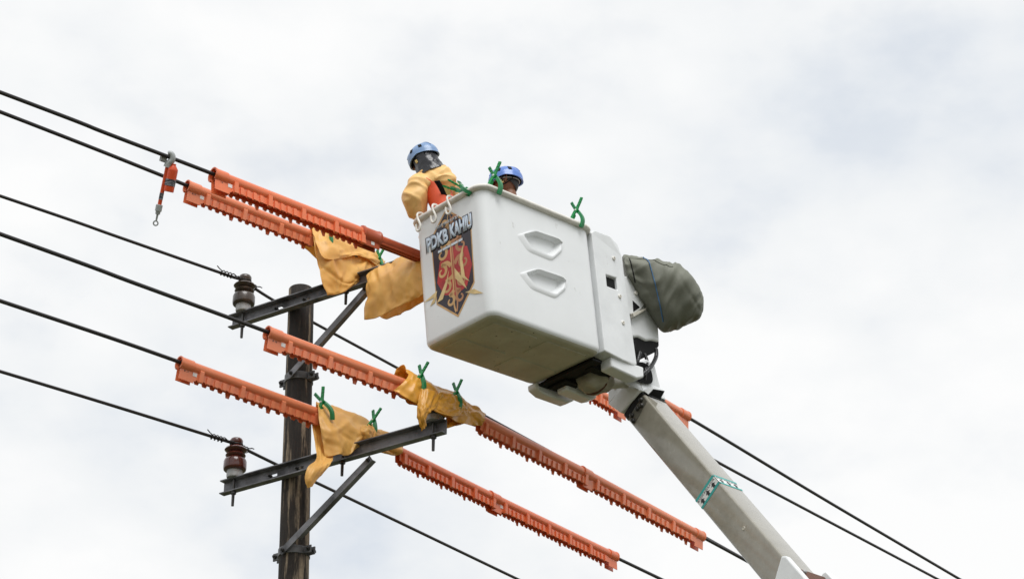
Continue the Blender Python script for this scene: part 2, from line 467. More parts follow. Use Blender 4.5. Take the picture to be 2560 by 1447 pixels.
ZU, ZL = 10.138, 8.640                    # centre heights of the crossarms
ARM_H, ARM_W, ARM_T = 0.115, 0.062, 0.008
def arm_origin(z): return pole_at(z) + CN * (pole_r(z) + 0.012)
def arm_ends(z, pl, pr_):
    q = arm_origin(z)
    return q, float(np.dot(onp(*pl, q, CN) - q, CA)), float(np.dot(onp(*pr_, q, CN) - q, CA))
def crossarm(z, pl, pr_, slots):
    q, s0, s1 = arm_ends(z, pl, pr_)
    m = MB()
    # channel with its web towards the pole and both flanges towards the camera; the web is pierced by slots
    fr = frame(q, -CA, -CN, UP)           # x runs right/near, y into the pole, z up
    x0, x1 = -s0, -s1
    h = ARM_H / 2
    cuts = sorted(slots)
    xa = x0
    for (c, hw) in cuts:
        m.box((xa, -ARM_T, -h), (c - hw, 0, h), fr)
        m.box((c - hw, -ARM_T, 0.012), (c + hw, 0, h), fr)
        m.box((c - hw, -ARM_T, -h), (c + hw, 0, -0.012), fr)
        xa = c + hw
    m.box((xa, -ARM_T, -h), (x1, 0, h), fr)
    for sgn in (1, -1):
        z0, z1 = (h - ARM_T, h + 0.0006) if sgn > 0 else (-h - 0.0006, -h + ARM_T)
        m.box((x0, -ARM_W, z0), (x1, -ARM_T + 0.0006, z1), fr)
    o = m.build('crossarm', M['steel'], pole, smooth=0)
    # bolts through the web
    for (c, hw) in cuts:
        b = MB(); f2 = fr @ Matrix.Translation((c - hw + 0.018, -0.010, 0)) @ Matrix.Rotation(math.radians(90), 4, 'X')
        b.lathe([(0.017, -0.016), (0.017, 0.006), (0.009, 0.006), (0.009, 0.03)], f2, 6)
        b.build('bolt', M['bolt'], o)
    return o, fr
arm_u, FU = crossarm(ZU, (581, 828), (1105, 646), [(-0.13, 0.045), (0.16, 0.04)])
arm_l, FL = crossarm(ZL, (560, 1240), (1117, 1095), [(-0.13, 0.045), (0.14, 0.04)])

def pole_band(z, face_deg):
    q = pole_at(z); r = pole_r(z) + 0.008
    m = MB(); rows = []
    for zz, rr in ((-0.032, r), (0.032, r), (0.032, r - 0.012), (-0.032, r - 0.012)):
        rows.append([q + V(math.cos(a) * rr, math.sin(a) * rr, zz) for a in [2 * math.pi * j / 32 for j in range(32)]])
    m.grid(rows, close_u=True, close_v=True)
    for sg in (1, -1):
        d = CA * sg
        fr = frame_xz(q + d * r, d, UP)
        m.box((-0.004, -0.03, -0.032), (0.062, -0.018, 0.032), fr)
        m.box((-0.004, 0.018, -0.032), (0.062, 0.03, 0.032), fr)
    o = m.build('band', M['band'], pole, bevel=0.003)
    for sg in (1, -1):
        d = CA * sg
        fr = frame_xz(q + d * (r + 0.038), unit(np.cross(UP, d)), UP) @ Matrix.Rotation(math.radians(90), 4, 'Y')
        b = MB(); b.lathe([(0.008, -0.06), (0.008, -0.045), (0.016, -0.045), (0.016, -0.031), (0.008, -0.031), (0.008, 0.031), (0.017, 0.031), (0.017, 0.046), (0.008, 0.046), (0.008, 0.06)], fr, 8)
        b.build('bolt', M['bolt'], o)
    return o
ZB_U = float(onp(750, 950, POLE_TOP, V(0, 1, 0))[2]); ZB_L = float(onp(738, 1384, POLE_TOP, V(0, 1, 0))[2])
pole_band(ZB_U, 0); pole_band(ZB_L, 0)

def brace(z_arm, fr_arm, px_top, px_bot, zb, channel):
    q = arm_origin(z_arm)
    T = onp(*px_top, q + CN * 0.012, CN)
    Bq = pole_at(zb) + CN * (pole_r(zb) + 0.022)
    Bp = onp(*px_bot, Bq, CN)
    x = unit(T - Bp); zz = unit(np.cross(CN, x))
    L_ = float(np.linalg.norm(T - Bp))
    fr = frame(Bp, x, CN, zz)
    m = MB()
    m.box((-0.03, 0, -0.027), (L_ + 0.03, 0.007, 0.027), fr)
    m.box((0.16, -0.04, -0.027), (L_ + 0.03, 0.0004, -0.020), fr)
    o = m.build('brace', M['steel'], pole, smooth=0)
    for t in (0.0, L_):
        b = MB(); b.lathe([(0.008, -0.04), (0.008, 0.008), (0.017, 0.008), (0.017, 0.022), (0.008, 0.022), (0.008, 0.034)], fr @ Matrix.Translation((t, 0, 0)) @ Matrix.Rotation(math.radians(-90), 4, 'X'), 6)
        b.build('bolt', M['bolt'], o)
brace(ZU, FU, (914, 724), (729, 933), ZB_U, False)
brace(ZL, FL, (922, 1151), (708, 1375), ZB_L, True)

# ------------------------------------------------------------------ insulators on the crossarms
def insulator(along_px, z, q, label, mats, group='pin insulators on the crossarms', hs=1.0):
    P = onp(*along_px, q + CN * 0.034, CN)
    P = V(P[0], P[1], z + ARM_H / 2 + 0.001)
    t = thing('pin_insulator', label, 'insulator', P, group)
    fr = Matrix.Translation(Vector(P))
    b = MB(); b.lathe([(0.060, 0.0), (0.064, 0.010), (0.064, 0.072), (0.058, 0.080)], fr, 28)
    b.build('base_collar', M['galv'], t, smooth=35)
    b = MB(); b.lathe([(r_, z_ * hs) for r_, z_ in [(0.050, 0.078), (0.054, 0.064), (0.080, 0.060), (0.091, 0.068), (0.094, 0.085), (0.093, 0.140), (0.086, 0.158), (0.070, 0.166),
                       (0.066, 0.174), (0.076, 0.182), (0.083, 0.194), (0.077, 0.205), (0.062, 0.211), (0.060, 0.219),
                       (0.080, 0.227), (0.093, 0.242), (0.085, 0.255), (0.060, 0.265), (0.049, 0.276), (0.047, 0.294),
                       (0.053, 0.302), (0.054, 0.324), (0.045, 0.340), (0.020, 0.345)]], fr, 32)
    b.build('porcelain_body', mats, t, smooth=50)
    b = MB(); b.lathe([(0.0115, -ARM_H - 0.125), (0.0125, -ARM_H - 0.05), (0.0125, 0.0)], fr, 10)
    b.lathe([(0.024, -ARM_H - 0.024), (0.024, -ARM_H - 0.003)], fr, 6)
    b.build('pin', M['bolt'], t, smooth=35)
    return t, P
QU, QL = arm_origin(ZU), arm_origin(ZL)
ins = {}
ins[3] = insulator((607, 790), ZU, QU, 'dull dark insulator on the left end of the upper crossarm', M['porcelain_d'])
ins[2] = insulator((866, 712), ZU, QU, 'insulator of the upper crossarm hidden under the draped yellow blanket', M['porcelain_d'], hs=0.74)
ins[6] = insulator((585, 1203), ZL, QL, 'glossy red-brown insulator on the left end of the lower crossarm', M['porcelain'])
ins[5] = insulator((857, 1130), ZL, QL, 'insulator under the blanket in the middle of the lower crossarm', M['porcelain'], hs=0.62)
ins[4] = insulator((1084, 1066), ZL, QL, 'black insulator with grey collar on the right end of the lower crossarm', M['porcelain_k'], hs=0.70)

# ------------------------------------------------------------------ conductors
WIRE_R = 0.0148
ATT = {k: v[1] + V(0, 0, 0.330) - CN * 0.0 for k, v in ins.items()}
for k in (3, 6): ATT[k] = ATT[k] + CN * 0.060 + V(0, 0, -0.042)
ATT[1] = onp(1090, 655, QU, CN)
for k, px in ((2, (868, 622)), (4, (1085, 986)), (5, (859, 1055))): ATT[k] = onp(*px, ins[k][1], CN)
WPX = {1: ([(0, 231), (270, 335), (545, 440), (905, 582), (1035, 630)], [(1270, 775), (1510, 930), (1715, 1040), (2050, 1241), (2400, 1447)]),
       2: ([(0, 280), (465, 463), (780, 588)], [(1490, 978), (1795, 1155), (2345, 1447)]),
       3: ([(0, 490), (300, 594), (575, 690)], [(700, 760), (985, 915), (1500, 1196), (1755, 1337), (1850, 1390)]),
       4: ([(0, 585), (340, 709), (670, 830), (1000, 955)], [(1205, 1050), (1460, 1181), (1750, 1338), (1850, 1392)]),
       5: ([(0, 752), (450, 905), (790, 1030)], [(1000, 1128), (1230, 1242), (1535, 1390), (1660, 1450)]),
       6: ([(0, 928), (560, 1100)], [(705, 1167), (800, 1210), (1295, 1447)])}
WP = {}
def extend(p, q, s): return q + unit(q - p) * s
WIRE_LABEL = {1: 'uppermost black conductor, the one the orange clamp stick hangs from',
              2: 'second black conductor from the top, entering the left orange guard beside it',
              3: 'bare dark conductor tied to the upper left insulator',
              4: 'black conductor crossing in front of the upper crossarm into an orange guard',
              5: 'black conductor second from the bottom, leading to the lowest left orange guard',
              6: 'lowest dark conductor tied to the glossy red-brown insulator'}
for k, (lp, rp) in WPX.items():
    A = ATT[k]
    nl = V(math.cos(math.radians(50.4)), -math.sin(math.radians(50.4)), 0)
    nr = V(math.cos(math.radians(38.0)), -math.sin(math.radians(38.0)), 0)
    left = [onp(*p, A, nl) for p in lp]; right = [onp(*p, A, nr) for p in rp]
    pts = [extend(left[1], left[0], 14.0) + V(0, 0, -0.35), extend(left[1], left[0], 5.0) + V(0, 0, -0.05)] + left + [A] + right + [extend(right[-2], right[-1], 6.0), extend(right[-2], right[-1], 18.0)]
    WP[k] = pts
    path = smooth_path(pts, 10)
    m = MB(); m.tube(path, WIRE_R if k not in (3, 6) else 0.0130, 12)
    o = m.build('power_line', M['wire'], None, smooth=80)
    tag(o, WIRE_LABEL[k], 'power line', 'conductors of the line')

def wire_pt(k, x):
    """point of conductor k that appears at image column x"""
    best = None
    path = smooth_path(WP[k], 24)
    pv = None
    for p in path:
        v = p - CAM; d = float(np.dot(v, AX_F))
        if d < 1: continue
        px = 1280 + FPX * float(np.dot(v, AX_R)) / d
        if pv is not None and (pv[0] - x) * (px - x) <= 0 and px != pv[0]:
            t = (x - pv[0]) / (px - pv[0]); return pv[1] * (1 - t) + p * t
        pv = (px, p)
    return path[0] if x < 0 else path[-1]
def wire_depth(k, x): return depth_of(wire_pt(k, x))

# tie wires wound round the insulator necks (parts of their insulator)
for k in (3, 6):
    t, P = ins[k]
    A = ATT[k]
    dl, dr = unit(wire_pt(k, 500 if k == 3 else 480) - A), unit(wire_pt(k, 720) - A)
    m = MB(); path = []
    c = P + V(0, 0, 0.291)
    def helix(d, n, L0, L1, ph):
        sx = unit(np.cross(UP, d)); sz = np.cross(d, sx); out = []
        for i in range(n * 10 + 1):
            f = i / (n * 10); a = 2 * math.pi * n * f + ph
            out.append(A + d * (L0 + (L1 - L0) * f) + (sx * math.cos(a) + sz * math.sin(a)) * 0.022)
        return out
    h1 = helix(dl, 4, 0.07, 0.20, 0.4); h2 = helix(dr, 4, 0.07, 0.20, 2.2)
    neck = [c + (CN * math.cos(a) + CA * math.sin(a)) * 0.050 + V(0, 0, 0.004 * math.sin(a * 2)) for a in np.linspace(-math.pi * 0.62, math.pi * 0.62 + 2 * math.pi, 40)]
    tail = lambda h, d, up: h + [h[-1] + d * 0.02 + V(0, 0, 0.01), h[-1] + d * 0.045 + V(0, 0, up * 0.6)]
    m.tube(tail(h1, dl, 0.05), 0.0050, 6); m.tube(tail(h2, dr, 0.02), 0.0050, 6); m.tube(neck, 0.0055, 6)
    m.tube([h1[0], c + CN * 0.045 + CA * 0.02, c + CN * 0.05, c + CN * 0.045 - CA * 0.02, h2[0]], 0.0055, 6)
    m.build('tie_wire', M['wire'], t, smooth=80)

# ------------------------------------------------------------------ orange line guards
def text_mesh(txt, size, name, shear=0.0, bold=0.0, extrude=0.0006, align='CENTER', space=1.0):
    cu = bpy.data.curves.new(name, 'FONT'); cu.body = txt; cu.size = size; cu.shear = shear; cu.offset = bold
    cu.extrude = extrude; cu.align_x = align; cu.space_character = space; cu.resolution_u = 3
    o = bpy.data.objects.new(name, cu); COL.objects.link(o)
    me = eval_mesh(o, name)
    bpy.data.objects.remove(o)
    return me

def guard(k, xa, xb, label, roll=0.0, mat_='guard', cap_l=True, cap_r=True, drop=0.008, scale=1.0, labels=True, mark='14'):
    A, B = wire_pt(k, xa), wire_pt(k, xb)
    A = A + V(0, 0, -drop); B = B + V(0, 0, -drop)
    L = float(np.linalg.norm(B - A))
    fr = frame_xz(A, B - A, UP) @ Matrix.Rotation(math.radians(roll), 4, 'X') @ Matrix.Diagonal((1, scale, scale, 1))
    t = thing('line_guard', label, 'line guard', A, 'orange line guards on the conductors')
    mt = M[mat_]
    R = 0.053
    def arc(r, n=22, a0=-58, a1=238):
        return [(r * math.cos(math.radians(a0 + (a1 - a0) * i / n)), r * math.sin(math.radians(a0 + (a1 - a0) * i / n))) for i in range(n + 1)]
    def shell(m, x0, x1, r0, r1, th=0.006):
        rows = []
        for x, r in ((x0, r0), (x1, r1)):
            o_, i_ = arc(r), arc(r - th)
            rows.append([mpt(fr, (x, y, z)) for y, z in o_ + i_[::-1]])
        n = len(rows[0]); m.grid(rows, close_v=True)
        b = len(m.v) - 2 * n
        for base_ in (b, b + n):
            for i in range(n // 2 - 1):
                m.f.append((base_ + i, base_ + i + 1, base_ + n - 2 - i, base_ + n - 1 - i))
    EL = 0.15
    m = MB(); shell(m, 0.02, L - 0.02, R, R)
    m.build('tube', mt, t, smooth=45, clean=False)
    for side, has in ((0, cap_l), (1, cap_r)):
        if not has: continue
        x0, x1 = (0.0, 0.115) if side == 0 else (L - 0.115, L)
        m = MB(); shell(m, x0, x1, R + 0.0085, R + 0.0085, 0.009)
        if side == 0: shell(m, x0, x0 + 0.014, R + 0.013, R + 0.012, 0.012)
        else: shell(m, x1 - 0.014, x1, R + 0.012, R + 0.013, 0.012)
        m.build('end_collar', mt, t, smooth=45, clean=False)
    # skirts: two plates hanging from the lips of the slot
    e0 = EL if cap_l else 0.03; e1 = EL if cap_r else 0.03
    per = 0.335
    n_big = max(1, int(round((L - e0 - e1) / per))); per = (L - e0 - e1) / n_big
    yf, yb = -0.030, 0.030
    zt = -0.042
    bot = -0.108
    def skirt_profile(back):
        pts = [(0.008, zt)]
        z_end = -0.150 if not back else -0.158
        if cap_l: pts += [(0.008, z_end), (e0 * 0.9, z_end), (e0 * 0.9, bot - 0.02), (e0 * 0.98, bot - 0.02)]
        else: pts += [(0.008, bot)]
        for i in range(n_big):
            xs = e0 + i * per
            for j in range(5):
                c = xs + per * (0.10 + 0.19 * j); w = per * 0.064
                dz = 0.010 if not back else (0.046 if j == 4 else 0.024)
                tap = 0.003 if not back else 0.009
                pts += [(c - w, bot), (c - w + tap, bot - dz), (c + w - tap, bot - dz), (c + w, bot)]
        if cap_r: pts += [(L - e1 * 0.9, bot), (L - e1 * 0.9, z_end), (L - 0.008, z_end)]
        else: pts += [(L - 0.008, bot)]
        pts += [(L - 0.008, zt)]
        return pts
    def strip(m, prof, y, th):
        """vertical strips between successive profile points, so the plate stays well-formed"""
        xs = [p for p in prof if p[1] < zt - 1e-6]
        for (xa_, za_), (xb_, zb_) in zip(xs[:-1], xs[1:]):
            if xb_ - xa_ < 1e-5: continue
            q = [(xa_, y, za_), (xb_, y, zb_), (xb_, y, zt), (xa_, y, zt)]
            m.prism([mpt(fr, p) for p in q], mpt(fr, (0, th, 0)) - mpt(fr, (0, 0, 0)))
    mf = MB(); strip(mf, skirt_profile(False), yf, 0.005)
    for i in range(n_big):
        xs = e0 + i * per
        for j in range(1, 5):
            c = xs + per * (0.10 + 0.19 * j); w = per * 0.044
            for yy, ext in ((yf - 0.015, 0.0152),):
                mf.prism([mpt(fr, p) for p in ((c - w, yy, bot - 0.010), (c + w, yy, bot - 0.010), (c + w, yy, zt - 0.010), (c - w, yy, zt - 0.010))], mpt(fr, (0, ext, 0)) - mpt(fr, (0, 0, 0)))
    fs = mf.build('front_skirt', mt, t, smooth=0, clean=False)
    mb = MB(); strip(mb, skirt_profile(True), yb - 0.005, 0.005)
    for i in range(n_big):
        xs = e0 + i * per
        for j in range(0, 5):
            c = xs + per * (0.10 + 0.19 * j); w = per * 0.048
            mb.prism([mpt(fr, p) for p in ((c - w, yb, bot - 0.010), (c + w, yb, bot - 0.010), (c + w, yb, zt - 0.010), (c - w, yb, zt - 0.010))], mpt(fr, (0, 0.011, 0)) - mpt(fr, (0, 0, 0)))
    mb.build('back_skirt', mt, t, smooth=0, clean=False)
    # tall moulded ribs
    for i in range(n_big + (1 if not cap_r else 0)):
        c = e0 + i * per + per * 0.10
        if i == n_big: c = L - 0.05
        w = 0.017
        r_ = MB()
        r_.prism([mpt(fr, p) for p in ((c - w, yf - 0.026, bot - 0.022), (c - w, yf - 0.030, -0.03), (c - w, -R * 0.86, -0.012), (c - w, -0.03, -0.03), (c - w, yf + 0.001, bot - 0.022))], mpt(fr, (2 * w, 0, 0)) - mpt(fr, (0, 0, 0)))
        r_.build('rib', mt, t, smooth=0)
    # rivet heads
    for j, fx in enumerate((0.42, 0.56)):
        c = e0 + per * ((int(n_big * fx)) + 0.10 + 0.19 * (2 * j + 1)) if n_big > 1 else L * fx
        rv = MB(); rv.lathe([(0.006, 0), (0.0045, 0.003)], fr @ Matrix.Translation((c, yf - 0.011, -0.075)) @ Matrix.Rotation(math.radians(90), 4, 'X'), 10)
        rv.build('rivet', M['galv'], t)
    if labels and cap_l:
        s = MB(); s.box((e0 * 0.80, yf - 0.0022, -0.085), (e0 * 0.80 + 0.036, yf - 0.0008, -0.052), fr)
        s.build('number_sticker', M['sticker'], t, smooth=0)
        me = text_mesh(mark, 0.022, 'marking'); me.materials.append(M['ink'])
        inv = frame_of(t).inverted()
        mm = fr @ Matrix.Translation((e0 * 0.42, yf - 0.0012, -0.072)) @ Matrix.Rotation(math.radians(90), 4, 'X')
        me.transform(inv @ mm)
        link_mesh('marking', me, t)
    return t
guard(1, 531, 912, 'orange guard on the uppermost conductor, nearest the top of the photo', roll=-6, mat_='guard_b', scale=0.92, cap_r=False, mark='14')
guard(2, 466, 786, 'paler orange guard just below the topmost one, running into the yellow blanket', roll=8, mat_='guard', scale=0.82, cap_r=False, mark='B10')
guard(4, 667, 1014, 'orange guard crossing in front of the pole above the lower crossarm', roll=7, mat_='guard', scale=0.84, cap_r=False, mark='B 10')
guard(5, 447, 800, 'lowest left orange guard, ending at the pole beneath a green clamp', roll=7, mat_='guard', scale=0.84, cap_r=False, mark='B 11')
guard(4, 1195, 1466, 'orange guard coming out of the wrapped amber blanket on the lower right', roll=5, mat_='guard', scale=0.84, cap_l=False, cap_r=False, mark='12')
guard(4, 1452, 1753, 'orange guard in line before the boom, the right one of the upper pair', roll=4, mat_='guard', scale=0.84, cap_l=True, cap_r=True, labels=False)
guard(5, 992, 1235, 'orange guard passing behind the lower crossarm', roll=-2, mat_='guard_b', scale=0.84, cap_l=False, cap_r=False)
guard(5, 1222, 1537, 'lowest right orange guard, ending in a bare conductor', roll=-2, mat_='guard_b', scale=0.84, cap_l=True, cap_r=True, mark='13')
guard(1, 1330, 1716, 'far orange guard reaching out behind the boom tip', roll=2, mat_='guard', scale=0.88, cap_l=False, cap_r=True)
guard(2, 1330, 1560, 'far orange guard glimpsed under the bucket mount', roll=2, mat_='guard', scale=0.88, cap_l=False, cap_r=True)

# rust-coloured hose with its connector on the uppermost conductor
A = wire_pt(1, 900); B = wire_pt(1, 1082)
t = thing('line_hose', 'rust-coloured hose with a thick connector, disappearing behind the bucket', 'line hose', A)
fr = frame_xz(A + V(0, 0, -0.012), B - A, UP); Lh = float(np.linalg.norm(B - A))
m = MB(); m.lathe([(0.058, 0.0), (0.068, 0.004), (0.070, 0.02), (0.064, 0.026), (0.064, 0.150), (0.069, 0.156), (0.067, 0.172), (0.050, 0.180)], fr @ Matrix.Rotation(math.radians(90), 4, 'Y'), 28)
for y in (-0.034, 0.026): m.box((0.004, y, -0.10), (0.165, y + 0.008, -0.03), fr)
cn_ = m.build('connector', M['hose'], t, smooth=40)
m = MB(); m.lathe([(0.045, 0.17), (0.045, Lh)], fr @ Matrix.Rotation(math.radians(90), 4, 'Y'), 24)
for y, z in ((-0.030, -0.034), (-0.012, -0.046), (0.012, -0.046)): m.box((0.18, y - 0.004, z - 0.008), (Lh, y + 0.004, z + 0.008), fr)
m.build('hose', M['hose'], t, smooth=40)
s = MB(); s.box((0.085, -0.0365, -0.082), (0.115, -0.0345, -0.055), fr); s.build('number_sticker', M['sticker'], t, smooth=0)

# ------------------------------------------------------------------ aerial lift: bucket, mount, boom
def rot_bucket(a, b, c):
    a, b, c = [math.radians(v) for v in (a, b, c)]
    return Matrix.Rotation(a, 4, 'Z') @ Matrix.Rotation(b, 4, 'X') @ Matrix.Rotation(c, 4, 'Y')
FB = Matrix.Translation((-0.14, 14.62, 9.17)) @ rot_bucket(45.1, -2.3, -4.5)      # bucket frame: u along, v across, w up
FBI = FB.inverted()
EU, EV, EW = [V(*[FB[i][j] for i in range(3)]) for j in range(3)]
OB = V(*FB.translation)
def wor(p): return mpt(FB, p)
def face_px(x, y, axis, val):
    n = (EU, EV, EW)[axis]
    return mpt(FBI, onp(x, y, OB + n * val, n))
def uvw(P): return mpt(FBI, P)

lift = thing('aerial_lift', 'white insulated aerial work bucket with its mount and beige boom', 'aerial lift', FB)
BU, BV, BH = 1.215, 0.757, 1.075

def rrect(x0, x1, y0, y1, r, n=7):
    pts = []
    for cx, cy, a0 in ((x1 - r, y1 - r, 0), (x0 + r, y1 - r, 90), (x0 + r, y0 + r, 180), (x1 - r, y0 + r, 270)):
        for i in range(n + 1):
            a = math.radians(a0 + 90 * i / n)
            pts.append((cx + r * math.cos(a), cy + r * math.sin(a)))
    return pts
def ring(inset, r, w): return [(x, y, w) for x, y in rrect(inset, BU - inset, inset, BV - inset, r)]
m = MB(); rows = []
rb = 0.055
for i in range(7):
    a = math.radians(90 * i / 6)
    ins_ = rb * (1 - math.sin(a)); rows.append(ring(ins_, max(0.085 - ins_ * 0.6, 0.03), rb * (1 - math.cos(a))))
for w in (0.35, 0.7, BH): rows.append(ring(0.0, 0.085, w))
TH = 0.075
rows.append(ring(0.02, 0.075, BH + 0.012)); rows.append(ring(TH - 0.01, 0.05, BH + 0.012)); rows.append(ring(TH, 0.05, BH)); rows.append(ring(TH, 0.05, 0.09)); rows.append(ring(TH + 0.03, 0.04, 0.07))
m.grid(rows, close_v=True)
nr = len(rows[0]); kv = len(m.v)
m.f.append(tuple(range(nr))[::-1]); m.f.append(tuple(range(kv - nr, kv)))
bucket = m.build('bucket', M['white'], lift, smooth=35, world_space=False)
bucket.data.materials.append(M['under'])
# the floor face and the rounded edge under it carry the shaded, scuffed finish
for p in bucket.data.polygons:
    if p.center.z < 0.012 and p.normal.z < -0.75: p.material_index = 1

# moulded step pockets, cut into the long side
pocket_px = [[(1306, 587), (1340, 578), (1395, 597), (1405, 607), (1401, 624), (1380, 643), (1330, 622)],
             [(1312, 683), (1347, 673), (1404, 692), (1414, 702), (1410, 719), (1389, 737), (1338, 716)]]
def pocket_poly(px, grow=0.0):
    P = [face_px(x, y, 1, 0.0) for x, y in px]
    c = sum(P) / len(P)
    out = []
    for p in P:
        d = p - c; out.append(c + d * (1 + grow))
    return out
def round_poly(P, f=0.25, n=4):
    out = []
    for i in range(len(P)):
        a, b, c = P[i - 1], P[i], P[(i + 1) % len(P)]
        p0, p1 = b + (a - b) * f, b + (c - b) * f
        for j in range(n + 1):
            t = j / n; out.append(p0 * (1 - t) ** 2 + b * 2 * t * (1 - t) + p1 * t * t)
    return out
for px in pocket_px:
    # cutter: wide at the mouth, sloping inwards to the back, with a deep ledge at the bottom
    P = round_poly(pocket_poly(px), 0.16, 3); c = sum(P) / len(P)
    mouth = [V(p[0], -0.03, p[2]) for p in P]
    lip = [V(p[0], 0.0, p[2]) for p in P]
    back = [V(c[0] + (p[0] - c[0]) * 0.80, 0.046, c[2] + 0.010 + (p[2] - c[2]) * 0.70) for p in P]
    cm = MB(); cm.grid([mouth, lip, back], close_v=True); n = len(P)
    cm.f.append(tuple(range(n))); cm.f.append(tuple(range(2 * n, 3 * n))[::-1])
    cut = cm.build('cutter', None, lift, smooth=0, world_space=False)
    b = bucket.modifiers.new("pocket", 'BOOLEAN'); b.operation = 'DIFFERENCE'; b.object = cut; b.solver = 'EXACT'
    me = eval_mesh(bucket, 'bucket')
    bucket.modifiers.clear(); bucket.data = me
    bpy.data.objects.remove(cut)
    # raised lip round the mouth, widest along its lower left edge
    Q = [c + (p - c) * 1.0 for p in P]
    rows = []
    for s_, off, vv in ((1.0, V(0, 0, 0), 0.001), (1.0, V(0, 0, 0), -0.010), (1.10, V(-0.012, 0, -0.012), -0.010), (1.20, V(-0.024, 0, -0.022), 0.002)):
        rows.append([V(c[0] + (p[0] - c[0]) * s_ + off[0], vv, c[2] + (p[2] - c[2]) * s_ + off[2]) for p in P])
    lm = MB(); lm.grid(rows, close_v=True)
    lm.build('step_lip', M['white'], bucket, smooth=50, world_space=False)

# moulded panels on the underside
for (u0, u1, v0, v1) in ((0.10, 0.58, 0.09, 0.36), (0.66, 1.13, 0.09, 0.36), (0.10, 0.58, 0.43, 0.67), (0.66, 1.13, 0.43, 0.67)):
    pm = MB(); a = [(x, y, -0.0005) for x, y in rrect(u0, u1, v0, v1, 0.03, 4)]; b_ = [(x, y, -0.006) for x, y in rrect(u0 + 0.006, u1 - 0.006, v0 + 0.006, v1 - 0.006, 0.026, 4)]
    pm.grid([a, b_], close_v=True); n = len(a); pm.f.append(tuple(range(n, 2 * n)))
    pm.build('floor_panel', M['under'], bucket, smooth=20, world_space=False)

# rolled rim
path = [V(x, y, BH + 0.012) for x, y in rrect(-0.012, BU + 0.012, -0.012, BV + 0.012, 0.095, 8)]
rm = MB(); rows = []
npth = len(path)
prof = [(0.030 * math.cos(a) * (1.0 if math.cos(a) > 0 else 0.9), 0.023 * math.sin(a)) for a in [2 * math.pi * j / 14 for j in range(14)]]
for i, p in enumerate(path):
    tt = unit(path[(i + 1) % npth] - path[i - 1]); nn = V(tt[1], -tt[0], 0)
    rows.append([p + nn * (dx - 0.006) + V(0, 0, dz) for dx, dz in prof])
rm.grid(rows, close_u=True, close_v=True)
rm.build('rim', M['rim'], bucket, smooth=80, world_space=False)

# ---- printed emblem on the short side (plane u = 0, facing the camera's left); the figure on it is left out
def lface(x, y, off): p = face_px(x, y, 0, 0.0); return V(-off, p[1], p[2])
def decal(px, off, name, mt, th=0.0006, coords=False):
    P = [V(-off, p[0], p[1]) for p in px] if coords else [lface(x, y, off) for x, y in px]
    dm = MB(); dm.prism(P, V(-th, 0, 0)); return dm.build(name, mt, bucket, smooth=0, world_space=False)
HEX = [(1115, 522), (1178, 557), (1187, 706), (1146, 793), (1092, 762), (1077, 598)]
hp = [lface(x, y, 0) for x, y in HEX]; hc = sum(hp) / len(hp)
def hexs(s): return [(float(hc[1] + (p[1] - hc[1]) * s), float(hc[2] + (p[2] - hc[2]) * s)) for p in hp]
decal(hexs(1.0), 0.0008, 'emblem_border', M['tan'], coords=True)
decal(hexs(0.955), 0.0016, 'emblem_field', M['panel_dark'], coords=True)
decal([(0.500, 0.640), (0.360, 0.720), (0.200, 0.650), (0.165, 0.480), (0.235, 0.330), (0.360, 0.300), (0.480, 0.350), (0.545, 0.480)], 0.0019, 'emblem_ground', M['printred'], coords=True)
def ribbon(pts, w0, w1, name, mt, off, close_tip=True, k=7):
    """scroll stroke in (v, w), width running from w0 to w1"""
    P = smooth_path([V(a, b, 0) for a, b in pts], k); n = len(P); L_, R_ = [], []
    for i, p in enumerate(P):
        tt = unit(P[min(i + 1, n - 1)] - P[max(i - 1, 0)]); nn = V(-tt[1], tt[0], 0)
        w = (w0 + (w1 - w0) * i / (n - 1)) * 0.5
        L_.append(p + nn * w); R_.append(p - nn * w)
    rm_ = MB()
    rows = [[V(-off, q[0], q[1]) for q in L_], [V(-off, q[0], q[1]) for q in R_]]
    g_ = np.array(rows).transpose(1, 0, 2)
    rm_.grid(g_); rows2 = g_ + V(-0.0006, 0, 0); rm_.grid(rows2)
    return rm_.build(name, mt, bucket, smooth=0, world_space=False, clean=False)
cv = float(hc[1])
def scroll(cx, cy, r, turns, start, sgn, w0, w1, mt, off, tail=None):
    pts = []
    n = 16
    for i in range(n + 1):
        f = i / n; a = start + sgn * 2 * math.pi * turns * f; rr = r * (1 - 0.72 * f)
        pts.append((cx + rr * math.cos(a), cy + rr * math.sin(a)))
    if tail: pts = tail + pts
    return ribbon(pts, w0, w1, 'scroll', mt, off, k=3)
OF = 0.0024
